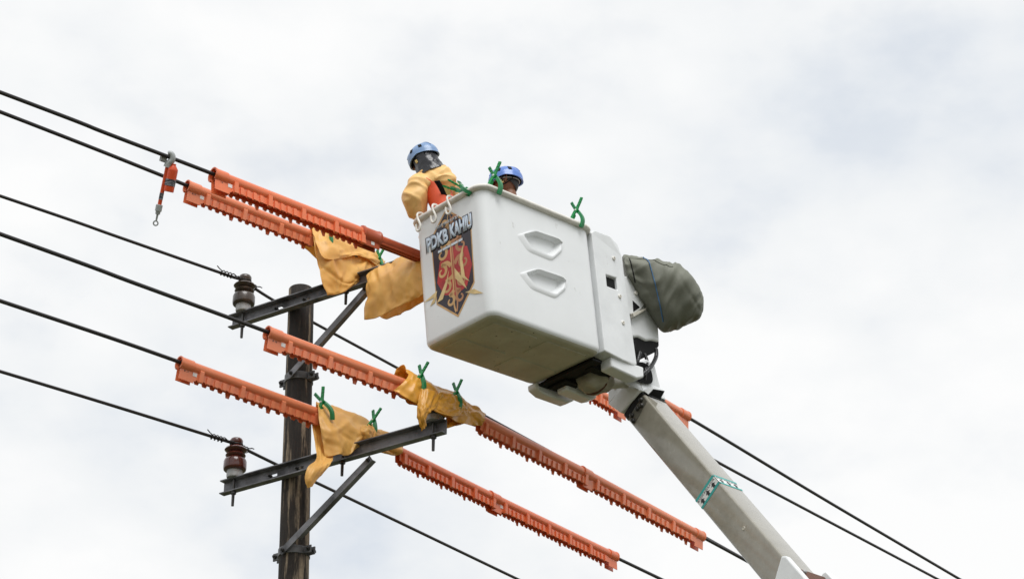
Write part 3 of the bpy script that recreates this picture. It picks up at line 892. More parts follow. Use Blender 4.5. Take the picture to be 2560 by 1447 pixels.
for sg, mt in ((1, M['tan']), (-1, M['tan_d'])):
    scroll(cv + sg * 0.062, 0.930, 0.044, 0.9, math.radians(-90 if sg > 0 else -90), -sg, 0.034, 0.012, mt, OF, tail=[(cv + sg * 0.008, 0.900)])
    scroll(cv + sg * 0.105, 0.690, 0.060, 1.0, math.radians(90), sg, 0.036, 0.012, mt, OF, tail=[(cv + sg * 0.015, 0.745), (cv + sg * 0.05, 0.765)])
    scroll(cv + sg * 0.120, 0.545, 0.056, 1.0, math.radians(90), sg, 0.036, 0.012, mt, OF, tail=[(cv + sg * 0.02, 0.56), (cv + sg * 0.06, 0.60)])
    scroll(cv + sg * 0.085, 0.400, 0.052, 1.0, math.radians(90), sg, 0.034, 0.012, mt, OF, tail=[(cv + sg * 0.012, 0.47), (cv + sg * 0.04, 0.46)])
    scroll(cv + sg * 0.055, 0.275, 0.050, 0.95, math.radians(90), sg, 0.034, 0.012, mt, OF, tail=[(cv + sg * 0.008, 0.35), (cv + sg * 0.03, 0.335)])
    ribbon([(cv + sg * 0.006, 1.00), (cv + sg * 0.016, 0.96), (cv + sg * 0.010, 0.90), (cv + sg * 0.007, 0.80), (cv + sg * 0.010, 0.62), (cv + sg * 0.010, 0.40), (cv + sg * 0.018, 0.24), (cv + sg * 0.004, 0.165)], 0.008, 0.016, 'scroll', mt, OF + 0.0008)
for px in ([(1094, 757), (1117, 700), (1123, 676), (1119, 712), (1108, 748)], [(1060, 757), (1094, 727), (1088, 756), (1076, 766), (1086, 744)],
           [(1137, 670), (1154, 690), (1150, 640), (1159, 611), (1157, 650), (1163, 690), (1175, 703), (1156, 694), (1168, 722), (1139, 696)],
           [(1164, 731), (1186, 722), (1209, 733), (1186, 735)]):
    decal(px, 0.0036, 'lightning_bolt', M['gold'])
    
def ltext(txt, v_left, v_right, w_base, h, off, mt, name, shear=0.0, bold=0.0, outline=None):
    """lettering on the short side: reads from +v to -v"""
    me = text_mesh(txt, 1.0, name, shear, bold, extrude=0.0, align='LEFT')
    co = np.empty(len(me.vertices) * 3); me.vertices.foreach_get('co', co); co = co.reshape(-1, 3)
    x0, x1, y0, y1 = co[:, 0].min(), co[:, 0].max(), co[:, 1].min(), co[:, 1].max()
    out = np.empty_like(co)
    out[:, 0] = -off
    out[:, 1] = v_left + (co[:, 0] - x0) / (x1 - x0) * (v_right - v_left)
    out[:, 2] = w_base + (co[:, 1] - y0) / (y1 - y0) * h
    me.vertices.foreach_set('co', out.reshape(-1)); me.materials.append(mt); me.update()
    o = link_mesh(name, me, bucket)
    s_ = o.modifiers.new("solid", 'SOLIDIFY'); s_.thickness = 0.0005
    return o
# dark backing of the big letters, then the letters
ltext('PDKB', 0.637, 0.385, 0.758, 0.142, 0.0040, M['panel_dark'], 'lettering_outline', 0.0, 0.10)
ltext('KAHIU', 0.376, 0.124, 0.766, 0.146, 0.0040, M['panel_dark'], 'lettering_outline', 0.0, 0.10)
ltext('PDKB', 0.628, 0.392, 0.770, 0.122, 0.0048, M['letter'], 'lettering', 0.0, 0.052)
ltext('KAHIU', 0.368, 0.132, 0.778, 0.126, 0.0048, M['letter'], 'lettering', 0.0, 0.052)
ltext('PDKB UP3 PANGKALAN BUN', 0.520, 0.265, 0.922, 0.026, 0.0048, M['lightblue'], 'lettering', 0.0, 0.02)
for a, b_ in ((0.508, 0.466), (0.458, 0.372), (0.364, 0.292), (0.284, 0.240)):
    decal([(a, 0.716), (b_, 0.716), (b_, 0.736), (a, 0.736)], 0.0050, 'small_print', M['lightblue'], coords=True)

# ---- mount between bucket and boom
def cover(v0, v1, name, hole):
    prof = [(1.226, 0.035), (1.226, 1.072), (1.27, 1.105), (1.46, 1.118), (1.575, 1.085), (1.612, 0.98), (1.640, 0.045), (1.60, 0.015), (1.45, 0.018)]
    cm = MB(); s_ = 1 if v1 > v0 else -1
    # three facets: flat by the bucket, then bending back towards the boom
    def vv(u): return v0 + s_ * (0.0 if u < 1.33 else (0.010 if u < 1.5 else 0.034))
    front = [V(u, vv(u), w) for u, w in prof]; back = [V(u, v1, w) for u, w in prof]
    n = len(prof)
    cm.add(front + back, [tuple(range(n)), tuple(range(2 * n - 1, n - 1, -1))] + [(i, n + i, n + (i + 1) % n, (i + 1) % n) for i in range(n)])
    o = cm.build(name, M['metalwhite'], lift, smooth=30, world_space=False)
    bm = bmesh.new(); bm.from_mesh(o.data); bmesh.ops.triangulate(bm, faces=[f for f in bm.faces if len(f.verts) > 4]); bm.to_mesh(o.data); bm.free()
    o.data.polygons.foreach_set('use_smooth', [False] * len(o.data.polygons))
    if hole:
        P = [face_px(x, y, 1, 0.0) for x, y in ((1518, 685), (1547, 692), (1550, 722), (1521, 713))]
        c = sum(P) / 4
        km = MB(); km.prism([V(p[0], -0.05, p[2]) for p in P], V(0, 0.11, 0))
        cut = km.build('cutter', None, lift, smooth=0, world_space=False)
        b = o.modifiers.new("hole", 'BOOLEAN'); b.operation = 'DIFFERENCE'; b.object = cut; b.solver = 'EXACT'
        me = eval_mesh(o, name); o.modifiers.clear(); o.data = me; bpy.data.objects.remove(cut)
        im = MB(); im.box((c[0] - 0.064, 0.046, c[2] - 0.048), (c[0] + 0.064, 0.058, c[2] + 0.048)); im.build('recess_shade', M['black'], o, smooth=0, world_space=False)  # dark plate added inside the hole to stand in for its shade
    bv = o.modifiers.new("bevel", 'BEVEL'); bv.width = 0.010; bv.segments = 3; bv.limit_method = 'ANGLE'; bv.angle_limit = math.radians(30)
    return o
cov = cover(0.0, 0.135, 'mount_cover', True)
cover(BV, BV - 0.11, 'mount_cover', False)
for x, y in ((1536, 645), (1551, 740), (1559, 806)):
    p = face_px(x, y, 1, 0.012)
    b = MB(); b.lathe([(0.017, 0.0), (0.017, 0.012), (0.013, 0.015), (0.009, 0.015), (0.009, 0.008)], Matrix.Translation((p[0], 0.024, p[2])) @ Matrix.Rotation(math.radians(90), 4, 'X'), 16)
    b.build('bolt_cap', M['rim'], cov, world_space=False)
m = MB(); m.box((1.222, 0.14, 0.06), (1.262, 0.64, 1.05)); m.build('back_plate', M['black'], lift, smooth=0, bevel=0.006, world_space=False)
m = MB(); m.box((1.165, 0.08, -0.032), (1.275, 0.72, -0.009)); m.box((1.24, 0.44, -0.050), (1.42, 0.640, 0.10)); m.box((1.24, 0.16, -0.040), (1.50, 0.24, 0.16)); m.box((1.224, 0.24, -0.02), (1.34, 0.44, 0.12))
m.build('support_frame', M['black'], lift, smooth=0, bevel=0.008, world_space=False)
def ubar(pts, v0, v1, mt, name, bevel=0.014):
    m = MB(); m.prism([V(u, v0, w) for u, w in pts], V(0, v1 - v0, 0)); return m.build(name, mt, lift, smooth=30, bevel=bevel, seg=3, world_space=False)
ubar([(1.33, -0.060), (1.62, -0.085), (1.71, -0.05), (1.72, 0.04), (1.33, 0.03)], 0.035, 0.155, M['metalwhite'], 'support_arm')
ubar([(1.31, -0.085), (1.58, -0.100), (1.66, -0.07), (1.67, 0.10), (1.31, 0.06)], 0.500, 0.610, M['metalwhite'], 'support_arm')
ubar([(1.14, -0.05), (1.22, -0.085), (1.50, -0.09), (1.58, -0.05), (1.60, 0.02), (1.14, 0.0)], 0.665, 0.765, M['metalwhite'], 'support_arm')
# canvas-wrapped rotator with a brown strap
def blob(center, radii, name, mt, parent, seed, amp=0.10, frm=FB, n=28, k=18, power=2.6):
    m = MB(); rows = []
    for i in range(k + 1):
        th = math.pi * i / k; row = []
        for j in range(n):
            ph = 2 * math.pi * j / n
            d = V(math.sin(th) * math.cos(ph), math.sin(th) * math.sin(ph), math.cos(th))
            s = (abs(d[0]) ** power + abs(d[1]) ** power + abs(d[2]) ** power) ** (-1 / power)
            s *= 1 + amp * noise.noise((d[0] * 2.6 + seed, d[1] * 2.6, d[2] * 2.6)) + amp * 0.5 * noise.noise((d[0] * 6 + seed, d[1] * 6, d[2] * 2))
            row.append(mpt(frm, V(*center) + d * s * V(*radii)))
        rows.append(row)
    m.grid(rows, close_v=True)
    return m.build(name, mt, parent, smooth=80)
rot = blob((1.50, 0.36, -0.005), (0.150, 0.135, 0.105), 'wrapped_rotator', M['canvas'], lift, 2.0, 0.16)
m = MB(); m.tube([wor((1.50 + 0.0 * a, 0.36 + 0.142 * math.cos(a), -0.005 + 0.112 * math.sin(a))) for a in [2 * math.pi * i / 24 for i in range(24)]], 0.010, 6, close=True)
m.build('strap', M['brownstrap'], rot)
m = MB(); m.tube([wor(p) for p in ((1.62, 0.33, -0.01), (1.70, 0.31, 0.0), (1.80, 0.30, 0.02))], [0.055, 0.045, 0.04], 14); m.build('rotator_shaft', M['paint_dirty'], lift)

# pedestal behind the cover
PV0, PV1 = 0.20, 0.46
def ppx(pts, v): return [face_px(x, y, 1, v) for x, y in pts]
m = MB(); P = ppx([(1560, 690), (1571, 690), (1604, 722), (1613, 739), (1615, 757), (1604, 772), (1585, 783), (1560, 790)], PV0 - 0.012)
m.prism(P, V(0, 0.03, 0)); pl = m.build('pedestal_plate', M['metalwhite'], lift, smooth=30, bevel=0.008, world_space=False)
m = MB(); P = ppx([(1582, 751), (1600, 768), (1584, 779)], PV0 - 0.015); m.prism(P, V(0, 0.004, 0)); m.build('recess_shade', M['black'], pl, smooth=0, world_space=False)  # black patch drawn for the shade of a hole; the plate is not cut
m = MB(); P = ppx([(1583, 782), (1617, 769), (1614, 775), (1585, 792)], PV0 - 0.035); m.prism(P, V(0, 0.04, 0)); m.build('ledge', M['paint_dirty'], pl, smooth=0, bevel=0.003, world_space=False)
p = face_px(1588, 733, 1, PV0 - 0.012)
b = MB(); b.lathe([(0.018, 0.0), (0.018, 0.012), (0.013, 0.015), (0.009, 0.015), (0.009, 0.008)], Matrix.Translation((p[0], PV0 - 0.013, p[2])) @ Matrix.Rotation(math.radians(90), 4, 'X'), 16)
b.build('bolt_cap', M['rim'], pl, world_space=False)
m = MB(); P = ppx([(1575, 700), (1614, 755), (1641, 777), (1646, 800), (1650, 855), (1641, 852), (1632, 850), (1616, 851), (1598, 842), (1580, 842)], PV0 + 0.012)
m.prism(P, V(0, PV1 - PV0, 0)); m.build('pedestal_housing', M['metalwhite'], lift, smooth=30, bevel=0.022, seg=4, world_space=False)
m = MB(); P = ppx([(1585, 838), (1648, 848), (1649, 864), (1638, 880), (1606, 896), (1590, 898)], PV0 + 0.03)
m.prism(P, V(0, 0.20, 0)); m.build('opening_shade', M['black'], lift, smooth=30, bevel=0.015, seg=3, world_space=False)  # black block put in for the shade of the opening under the housing

# ---- boom
BAZ = 140.0
BB = V(-math.cos(math.radians(BAZ)), math.sin(math.radians(BAZ)), 0)          # across, away from the camera
BP0 = dep(1603, 978, 17.7); BP1 = onp(1960, 1393, BP0, BB)
BD = unit(BP1 - BP0); BA = unit(-(UP - np.dot(UP, BD) * BD))                  # along (down), and down the near side
FBOOM = frame(BP0, BD, BA, np.cross(BD, BA))
if np.dot(np.cross(BD, BA), BB) < 0: BSGN = -1.0
else: BSGN = 1.0
def bpt(t, a, b): return BP0 + BD * t + BA * a + BB * b
BLEN = float(np.linalg.norm(BP1 - BP0))
HB, WB = 0.247, 0.247
def bsec(r, a0, a1, b0, b1): return rrect(a0, a1, b0, b1, r, 4)
def boom_box(t0, t1, a0, a1, b0, b1, r, name, mt, parent, bevel=0.0):
    m = MB(); s = bsec(r, a0, a1, b0, b1)
    m.grid([[bpt(t0, a, b) for a, b in s], [bpt(t1, a, b) for a, b in s]], close_v=True); n = len(s)
    m.f.append(tuple(range(n))); m.f.append(tuple(range(n, 2 * n))[::-1])
    return m.build(name, mt, parent, smooth=40, bevel=bevel)
boom = boom_box(0.02, BLEN + 1.2, 0, HB, 0, WB, 0.018, 'boom', M['boom'], lift)
boom_box(-0.02, 0.045, -0.004, HB + 0.004, -0.004, WB + 0.004, 0.018, 'rubber_seal', M['black'], boom)
bt = MB(); bt.prism([bpt(0.045, 0.012, -0.0025), bpt(0.125, 0.016, -0.0025), bpt(0.150, 0.232, -0.0025), bpt(0.045, 0.236, -0.0025)], BB * 0.002)
bt.build('clear_patch', M['boot'], boom, smooth=0)
for (t_, a_) in ((0.062, 0.045), (0.105, 0.072), (0.082, 0.118), (0.070, 0.190), (0.118, 0.212)):
    b = MB(); b.lathe([(0.021, 0.0), (0.021, 0.010), (0.014, 0.022), (0.0, 0.026)], frame(bpt(t_, a_, 0.0), BD, np.cross(-BB, BD), -BB), 14)
    b.build('bolt', M['bolt'], boom)
# insulation tape with arrows and lettering, on the near side and the top
tc_px = onp(1780, 1212, BP0, BB); tt0 = float(np.dot(tc_px - BP0, BD))
TW = 0.118
for fc in ('side', 'top'):
    def fp(t, s, off):
        return bpt(t, s, -off) if fc == 'side' else bpt(t, -off, s)
    W_ = HB if fc == 'side' else WB
    def patch(poly, off, name, mt, th=0.0006):
        m = MB(); ext = (-BB if fc == 'side' else -BA) * th
        m.prism([fp(t, s, off) for t, s in poly], ext); return m.build(name, mt, boom, smooth=0)
    patch([(tt0 - TW / 2, 0.004), (tt0 + TW / 2, 0.004), (tt0 + TW / 2, W_ - 0.004), (tt0 - TW / 2, W_ - 0.004)], 0.0006, 'tape', M['sticker'])
    for s0_ in (-1, 1):
        c_ = tt0 + s0_ * (TW / 2 - 0.012)
        patch([(c_ - 0.012, 0.003), (c_ + 0.012, 0.003), (c_ + 0.012, W_ - 0.003), (c_ - 0.012, W_ - 0.003)], 0.0014, 'tape_edge', M['teal'])
    for i in range(3):
        s_ = W_ * (0.20 + 0.30 * i); t1 = tt0 + 0.034
        patch([(t1, s_ - 0.012), (t1 - 0.022, s_ - 0.012), (t1 - 0.022, s_ - 0.026), (t1 - 0.048, s_), (t1 - 0.022, s_ + 0.026), (t1 - 0.022, s_ + 0.012), (t1, s_ + 0.012)], 0.0015, 'arrow', M['ink'])
    me = text_mesh('BOOM INSULATOR', 1.0, 'lettering', 0, 0.0, 0.0, 'LEFT')
    co = np.empty(len(me.vertices) * 3); me.vertices.foreach_get('co', co); co = co.reshape(-1, 3)
    x0, x1, y0, y1 = co[:, 0].min(), co[:, 0].max(), co[:, 1].min(), co[:, 1].max()
    inv = FBI; out = []
    for q in co:
        s_ = (1 - (q[0] - x0) / (x1 - x0)) * (W_ * 0.90) + W_ * 0.05
        tq = tt0 - 0.012 - (q[1] - y0) / (y1 - y0) * 0.020
        if fc == 'top': s_ = W_ - s_
        out.append(mpt(inv, fp(tq, s_, 0.0022)))
    me.vertices.foreach_set('co', np.array(out).reshape(-1)); me.materials.append(M['ink']); me.update()
    o = link_mesh('lettering', me, boom); s2 = o.modifiers.new("solid", 'SOLIDIFY'); s2.thickness = 0.0004
b = MB(); b.lathe([(0.016, 0.0), (0.013, 0.003), (0.010, 0.003), (0.010, 0.001)], frame(onp(1859, 1320, BP0 - BB * 0.001, BB), BD, np.cross(-BB, BD), -BB), 14)
b.build('inspection_plug', M['paint_dirty'], boom)
# white steel sleeve where the fibreglass enters the lower boom
sl = float(np.dot(onp(1946, 1438, BP0, BB) - BP0, BD))
m = MB()
m.prism([bpt(sl + 0.12, HB + 0.03, -0.02), bpt(sl - 0.02, -0.02, -0.02), bpt(sl + 0.02, -0.05, -0.02), bpt(sl + 1.6, -0.06, -0.02), bpt(sl + 1.6, HB + 0.05, -0.02)], -BB * 0.05)
m.build('boom_sleeve', M['metalwhite'], lift, smooth=30, bevel=0.014, seg=3)
m = MB()
m.prism([bpt(sl + 0.14, HB + 0.03, WB + 0.02), bpt(sl + 0.08, -0.04, WB + 0.02), bpt(sl + 0.10, -0.07, WB + 0.02), bpt(sl + 1.6, -0.10, WB + 0.02), bpt(sl + 1.6, HB + 0.05, WB + 0.02)], BB * 0.07)
m.build('boom_sleeve', M['metalwhite'], lift, smooth=30, bevel=0.012, seg=3)
m = MB(); m.prism([bpt(sl + 0.12, -0.03, -0.018), bpt(sl + 1.6, -0.03, -0.018), bpt(sl + 1.6, -0.006, -0.018), bpt(sl + 0.12, -0.006, -0.018)], BB * (WB + 0.036))
m.build('wear_plate', M['brownstrap'], lift, smooth=0)
for tq, bq in ((0.16, 0.03), (0.20, WB - 0.02), (0.25, WB - 0.02)):
    b = MB(); b.lathe([(0.016, 0.0), (0.016, 0.014), (0.010, 0.020), (0.0, 0.021)], frame(bpt(sl + tq, -0.03, bq), BD, unit(np.cross(-BA, BD)), -BA), 12)
    b.build('bolt', M['galv'], lift)
boom_box(sl + 1.2, sl + 9.0, -0.05, HB + 0.06, -0.05, WB + 0.05, 0.03, 'lower_boom', M['metalwhite'], lift)

# ---- boom tip casting
def kp(x, y, off=0.0): return onp(x, y, BP0 - BB * off, BB)
KW = 0.275
A_, B_, C_, D_, E_ = [kp(x, y, 0.014) for x, y in ((1552, 1032), (1604, 974), (1562, 962), (1520, 1010), (1558, 962))]
m = MB(); m.prism([kp(1552, 1032, 0.016), kp(1520, 1010, 0.016), kp(1558, 960, 0.016), kp(1604, 974, 0.016)], BB * KW)
tip = m.build('boom_tip', M['metalwhite'], lift, smooth=30, bevel=0.012, seg=3)
m = MB(); P = [kp(1520, 1011, 0.010), kp(1519, 930, 0.010), kp(1545, 922, 0.010), kp(1556, 922, 0.010), kp(1566, 958, 0.010)]
m.prism(P, BB * 0.10); m.build('pivot_cheek', M['metalwhite'], tip, smooth=30, bevel=0.010, seg=3)
m = MB(); P = [kp(1558, 962, -0.02), kp(1556, 918, -0.02), kp(1566, 900, -0.02), kp(1600, 974, -0.02)]
m.prism([kp(1560, 960, -0.01), kp(1548, 918, -0.01), kp(1600, 950, -0.01), kp(1606, 976, -0.01)], BB * (KW - 0.02)); m.build('pivot_cheek', M['metalwhite'], tip, smooth=30, bevel=0.012, seg=3)
c_ = kp(1539, 968, 0.011)
b = MB(); b.lathe([(0.022, 0.0), (0.018, 0.0035), (0.0, 0.0035)], frame(c_, BD, np.cross(-BB, BD), -BB), 18); b.build('pivot_hole', M['paint_dirty'], tip)
def dk(x, y, d): return dep(x, y, d)
# top plate of the tip, with the hose opening, and the black plate at its end
KD = depth_of(kp(1604, 974)) + 0.02
m = MB(); m.prism([dk(1562, 922, KD), dk(1562, 960, KD), dk(1604, 976, KD - 0.02), dk(1652, 992, KD + 0.16), dk(1650, 968, KD + 0.18), dk(1636, 912, KD + 0.24), dk(1616, 898, KD + 0.2)], AX_F * 0.05)
tp = m.build('tip_plate', M['metalwhite'], tip, smooth=30, bevel=0.008, seg=2)
m = MB(); op = smooth_path([dk(1580, 912, KD - 0.012), dk(1578, 932, KD - 0.02), dk(1592, 951, KD + 0.015), dk(1614, 959, KD + 0.07), dk(1630, 955, KD + 0.12), dk(1630, 935, KD + 0.16), dk(1622, 915, KD + 0.15), dk(1604, 905, KD + 0.07)], 5, close=True)
m.prism([p - AX_F * 0.03 for p in op], AX_F * 0.06); m.build('hose_opening', M['black'], tp, smooth=30)
m = MB(); m.prism([dk(1623, 985, KD - 0.04), dk(1634, 972, KD - 0.04), dk(1662, 977, KD - 0.02), dk(1651, 998, KD - 0.03)], AX_F * 0.03)
m.build('name_plate', M['black'], tip, smooth=0, bevel=0.003)
m = MB(); m.prism([dk(1608, 976, KD - 0.03), dk(1621, 986, KD - 0.045), dk(1634, 971, KD - 0.045), dk(1632, 966, KD - 0.02)], AX_F * 0.06); m.build('plate_bracket', M['metalwhite'], tip, smooth=0, bevel=0.003)

# hydraulic hoses looping from the dark opening into the boom tip
for i, (pts, r) in enumerate((([(1640, 872, 18.0), (1640, 892, 17.95), (1626, 918, 17.75), (1603, 938, 17.65), (1586, 944, 17.66)], 0.016),
                              ([(1600, 880, 18.0), (1594, 905, 17.9), (1594, 925, 17.72), (1606, 945, 17.70)], 0.015),
                              ([(1612, 885, 18.0), (1618, 905, 17.95), (1614, 925, 17.78), (1612, 950, 17.78)], 0.013),
                              ([(1585, 890, 18.0), (1583, 905, 17.9), (1586, 925, 17.72), (1596, 942, 17.70)], 0.014))):
    m = MB(); path = smooth_path([dk(*p) for p in pts], 24)
    m.tube(path, [r * (1 + 0.10 * (1 if (j // 2) % 2 else 0)) for j in range(len(path))], 10)
    m.build('hydraulic_hose', M['rubber'], lift, smooth=50)

# ------------------------------------------------------------------ tarpaulin over the winch
def loft(rings, n, name, mt, parent, seed, amp=0.012, power=2.5, sub=10):
    keys = []
    for (xt, yt, xb, yb, d, rd_) in rings:
        T, B_ = dep(xt, yt, d), dep(xb, yb, d); keys.append(np.concatenate([(T + B_) / 2, (T - B_) / 2, [rd_]]))
    ks = smooth_path(keys, sub)
    def surf(s, a, out=0.0):
        i = min(int(s), len(ks) - 2); f = s - i; q = ks[i] * (1 - f) + ks[i + 1] * f
        c, h, r = q[:3], q[3:6], q[6]
        ca, sa = math.cos(a), math.sin(a)
        k_ = (abs(ca) ** power + abs(sa) ** power) ** (-1 / power)
        p = c + (h * sa - AX_F * r * ca) * k_
        dirn = unit(h * sa / max(np.linalg.norm(h), 1e-4) - AX_F * ca)
        w = 0.0
        w += amp * 1.5 * noise.noise(Vector(p * 4.0) + Vector((seed, 0, 0)))
        w += amp * abs(noise.noise(Vector((s * 0.05 + math.sin(a) * 0.9, math.cos(a) * 1.4 - s * 0.02, seed)))) * 2.4 - amp
        w += amp * 1.3 * (1 - abs(noise.noise(Vector((s * 0.10 - math.sin(a) * 2.0, math.cos(a) * 1.2 + s * 0.05, seed + 4))))) ** 4
        # long folds running down from the rope towards the far bottom corner
        ph_ = math.sin(a) * 2.6 - s * 0.085
        w += amp * 0.9 * (1 - abs(math.sin(ph_ * 1.9 + 0.7 * noise.noise(Vector((s * 0.05, math.sin(a), seed)))))) * (0.4 + 0.6 * math.cos(a) ** 2)
        return p + dirn * (w + out)
    rows = [[surf(s, 2 * math.pi * j / n) for j in range(n)] for s in np.linspace(0, len(ks) - 1.001, len(ks))]
    m = MB(); m.grid(rows, close_v=True); kv = len(m.v)
    m.f.append(tuple(range(n))[::-1]); m.f.append(tuple(range(kv - n, kv)))
    return m.build(name, mt, parent, smooth=75, clean=False), surf, len(ks)
TD = 18.35
rings = [(1556, 640, 1562, 690, TD, 0.10), (1566, 639, 1570, 715, TD, 0.14), (1604, 645, 1606, 762, TD, 0.19), (1640, 652, 1650, 819, TD, 0.23), (1668, 657, 1676, 825, TD, 0.25), (1694, 662, 1706, 815, TD, 0.25),
         (1722, 684, 1732, 804, TD, 0.23), (1742, 708, 1747, 795, TD, 0.19), (1755, 735, 1755, 778, TD, 0.11), (1758, 748, 1757, 768, TD, 0.05)]
tbase = dep(1660, 740, TD)
tarp = thing('winch_cover', 'olive grey tarpaulin cover tied over the winch behind the bucket', 'cover', tbase)
_, surf, nk = loft(rings, 72, 'tarpaulin', M['tarp'], tarp, 7.0, 0.012, 2.8)
m = MB(); s_of = lambda px: px
rp = [surf(21 + 10.5 * f, math.radians(86 - 128 * f), 0.006) for f in np.linspace(0, 1, 40)]
m.tube(rp, 0.0042, 8); m.build('rope', M['rope'], tarp, smooth=80)
m = MB(); m.tube([surf(11 + 33 * f, math.radians(58 + 6 * math.sin(f * 5)), 0.002) for f in np.linspace(0, 1, 60)], 0.0035, 5); m.build('seam', M['tarp'], tarp, smooth=80)
m = MB(); m.tube([surf(12 + 3 * f, math.radians(50 - 70 * f), 0.0) for f in np.linspace(0, 1, 24)], 0.005, 5); m.build('drawstring', M['black'], tarp, smooth=80)

# ------------------------------------------------------------------ yellow insulating blankets
def sheet(ctrl, name, mt, parent, seed=0.0, amp=0.010, k=11, freq=5.0, solid=0.003, ridge=0.5, diag=(1.0, 0.6), pins=((0.4, 0.1), (0.45, 0.75))):
    """draped cloth through a grid of control points (rows of world points)"""
    g = np.array(ctrl, float)
    g = np.array([smooth_path(list(r), k) for r in g])
    g = np.array([smooth_path(list(c), k) for c in g.transpose(1, 0, 2)]).transpose(1, 0, 2)
    a, b = g.shape[:2]
    du = np.gradient(g, axis=0); dv = np.gradient(g, axis=1)
    nrm = np.cross(du, dv); nrm /= np.maximum(np.linalg.norm(nrm, axis=2, keepdims=True), 1e-9)
    out = g.copy()
    for i in range(a):
        for j in range(b):
            p = g[i, j]; u, v = i / a, j / b
            w = amp * 0.55 * noise.noise(Vector(p * freq) + Vector((seed, 0, 0)))
            q = Vector((u * 3.2 * diag[0] + v * 5.0 * diag[1], v * 2.2 - u * 1.6, seed))
            w += amp * ridge * (1 - 2.4 * abs(noise.noise(q)))
            q2 = Vector((v * 7.0 - u * 2.5, u * 3.0 + v, seed + 9))
            w += amp * ridge * 0.8 * (1 - 2.4 * abs(noise.noise(q2)))
            q3 = Vector((v * 11.0 + u * 6.0, u * 9.0 - v * 5.0, seed + 17))
            w += amp * ridge * 0.16 * (1 - 2.4 * abs(noise.noise(q3)))
            w += amp * 0.20 * noise.noise(Vector(p * freq * 5))
            w += amp * 0.75 * (1 - min(1.0, 5.0 * abs(noise.noise(Vector((v * 3.1 + u * 2.7 + seed, u * 2.0 - v * 1.4, seed * 1.7)))))) - amp * 0.5 * (1 - min(1.0, 6.0 * abs(noise.noise(Vector((u * 3.4 - v * 2.1 + seed, v * 2.6 + u, seed * 0.7 + 5))))))
            for pu, pv in pins:
                r = math.hypot(u - pu, v - pv); an = math.atan2(v - pv, u - pu)
                w += amp * 1.5 * (abs(math.sin(an * 3.5 + seed + 0.8 * noise.noise(Vector((r * 3, an, seed))))) - 0.55) * math.exp(-r * 2.4) * min(1.0, r * 7)
            out[i, j] = p + nrm[i, j] * w
    m = MB(); m.grid(out)
    return m.build(name, mt, parent, smooth=180, solid=solid, clean=False)
def ctl(k, rows, dfun=None):
    df = dfun or (lambda x: wire_depth(k, x))
    out = []
    for r in rows:
        q = []
        for x, y, dd in r:
            W0 = wire_pt(k, x) if dfun is None else onp(x, 715 - (x - 900) * 0.33, QU + CN * 0.062, CN)
            q.append(dep(x, y, depth_of(onp(x, y, W0, V(0, 1, 0))) + dd * 1.22 - (0.015 if dd < 0 else 0)))
        out.append(q)
    return out

b1 = thing('insulating_blanket', 'yellow blanket with a turned-over flap on the upper crossarm, beside the bucket blanket', 'blanket', wire_pt(2, 868) - V(0, 0, 0.3), 'yellow insulating blankets')
sheet(ctl(2, [
    [(744, 608, .16), (800, 655, .16), (850, 682, .16), (890, 686, .16), (925, 688, .16), (958, 692, .12)],
    [(752, 598, .11), (805, 625, .12), (850, 648, .12), (893, 660, .12), (930, 672, .12), (962, 680, .10)],
    [(779, 574, .02), (816, 586, .02), (856, 599, .02), (896, 614, .02), (930, 632, .02), (960, 657, .02)],
    [(783, 600, -.09), (820, 622, -.11), (860, 640, -.11), (897, 652, -.11), (927, 658, -.10), (952, 668, -.08)],
    [(793, 655, -.11), (830, 672, -.14), (865, 682, -.12), (897, 678, -.15), (922, 676, -.11), (941, 674, -.09)],
    [(803, 697, -.11), (838, 710, -.12), (868, 703, -.16), (893, 694, -.12), (912, 686, -.13), (930, 679, -.10)],
    [(815, 739, -.10), (843, 736, -.11), (870, 722, -.13), (892, 708, -.13), (908, 697, -.12), (920, 689, -.10)]]), 'blanket_sheet', M['blanket'], b1, 1.0, 0.015)
sheet(ctl(2, [
    [(776, 574, .04), (815, 584, .05), (855, 597, .05), (895, 611, .05), (929, 629, .05), (958, 652, .04)],
    [(778, 571, -.03), (815, 582, -.03), (855, 595, -.03), (895, 609, -.03), (928, 626, -.03), (956, 650, -.03)],
    [(787, 603, -.12), (822, 617, -.14), (860, 625, -.14), (896, 632, -.14), (925, 642, -.13), (948, 656, -.10)],
    [(803, 643, -.145), (828, 650, -.165), (858, 645, -.155), (888, 640, -.165), (914, 645, -.15), (938, 664, -.12)]]), 'folded_flap', M['blanket'], b1, 3.0, 0.011)

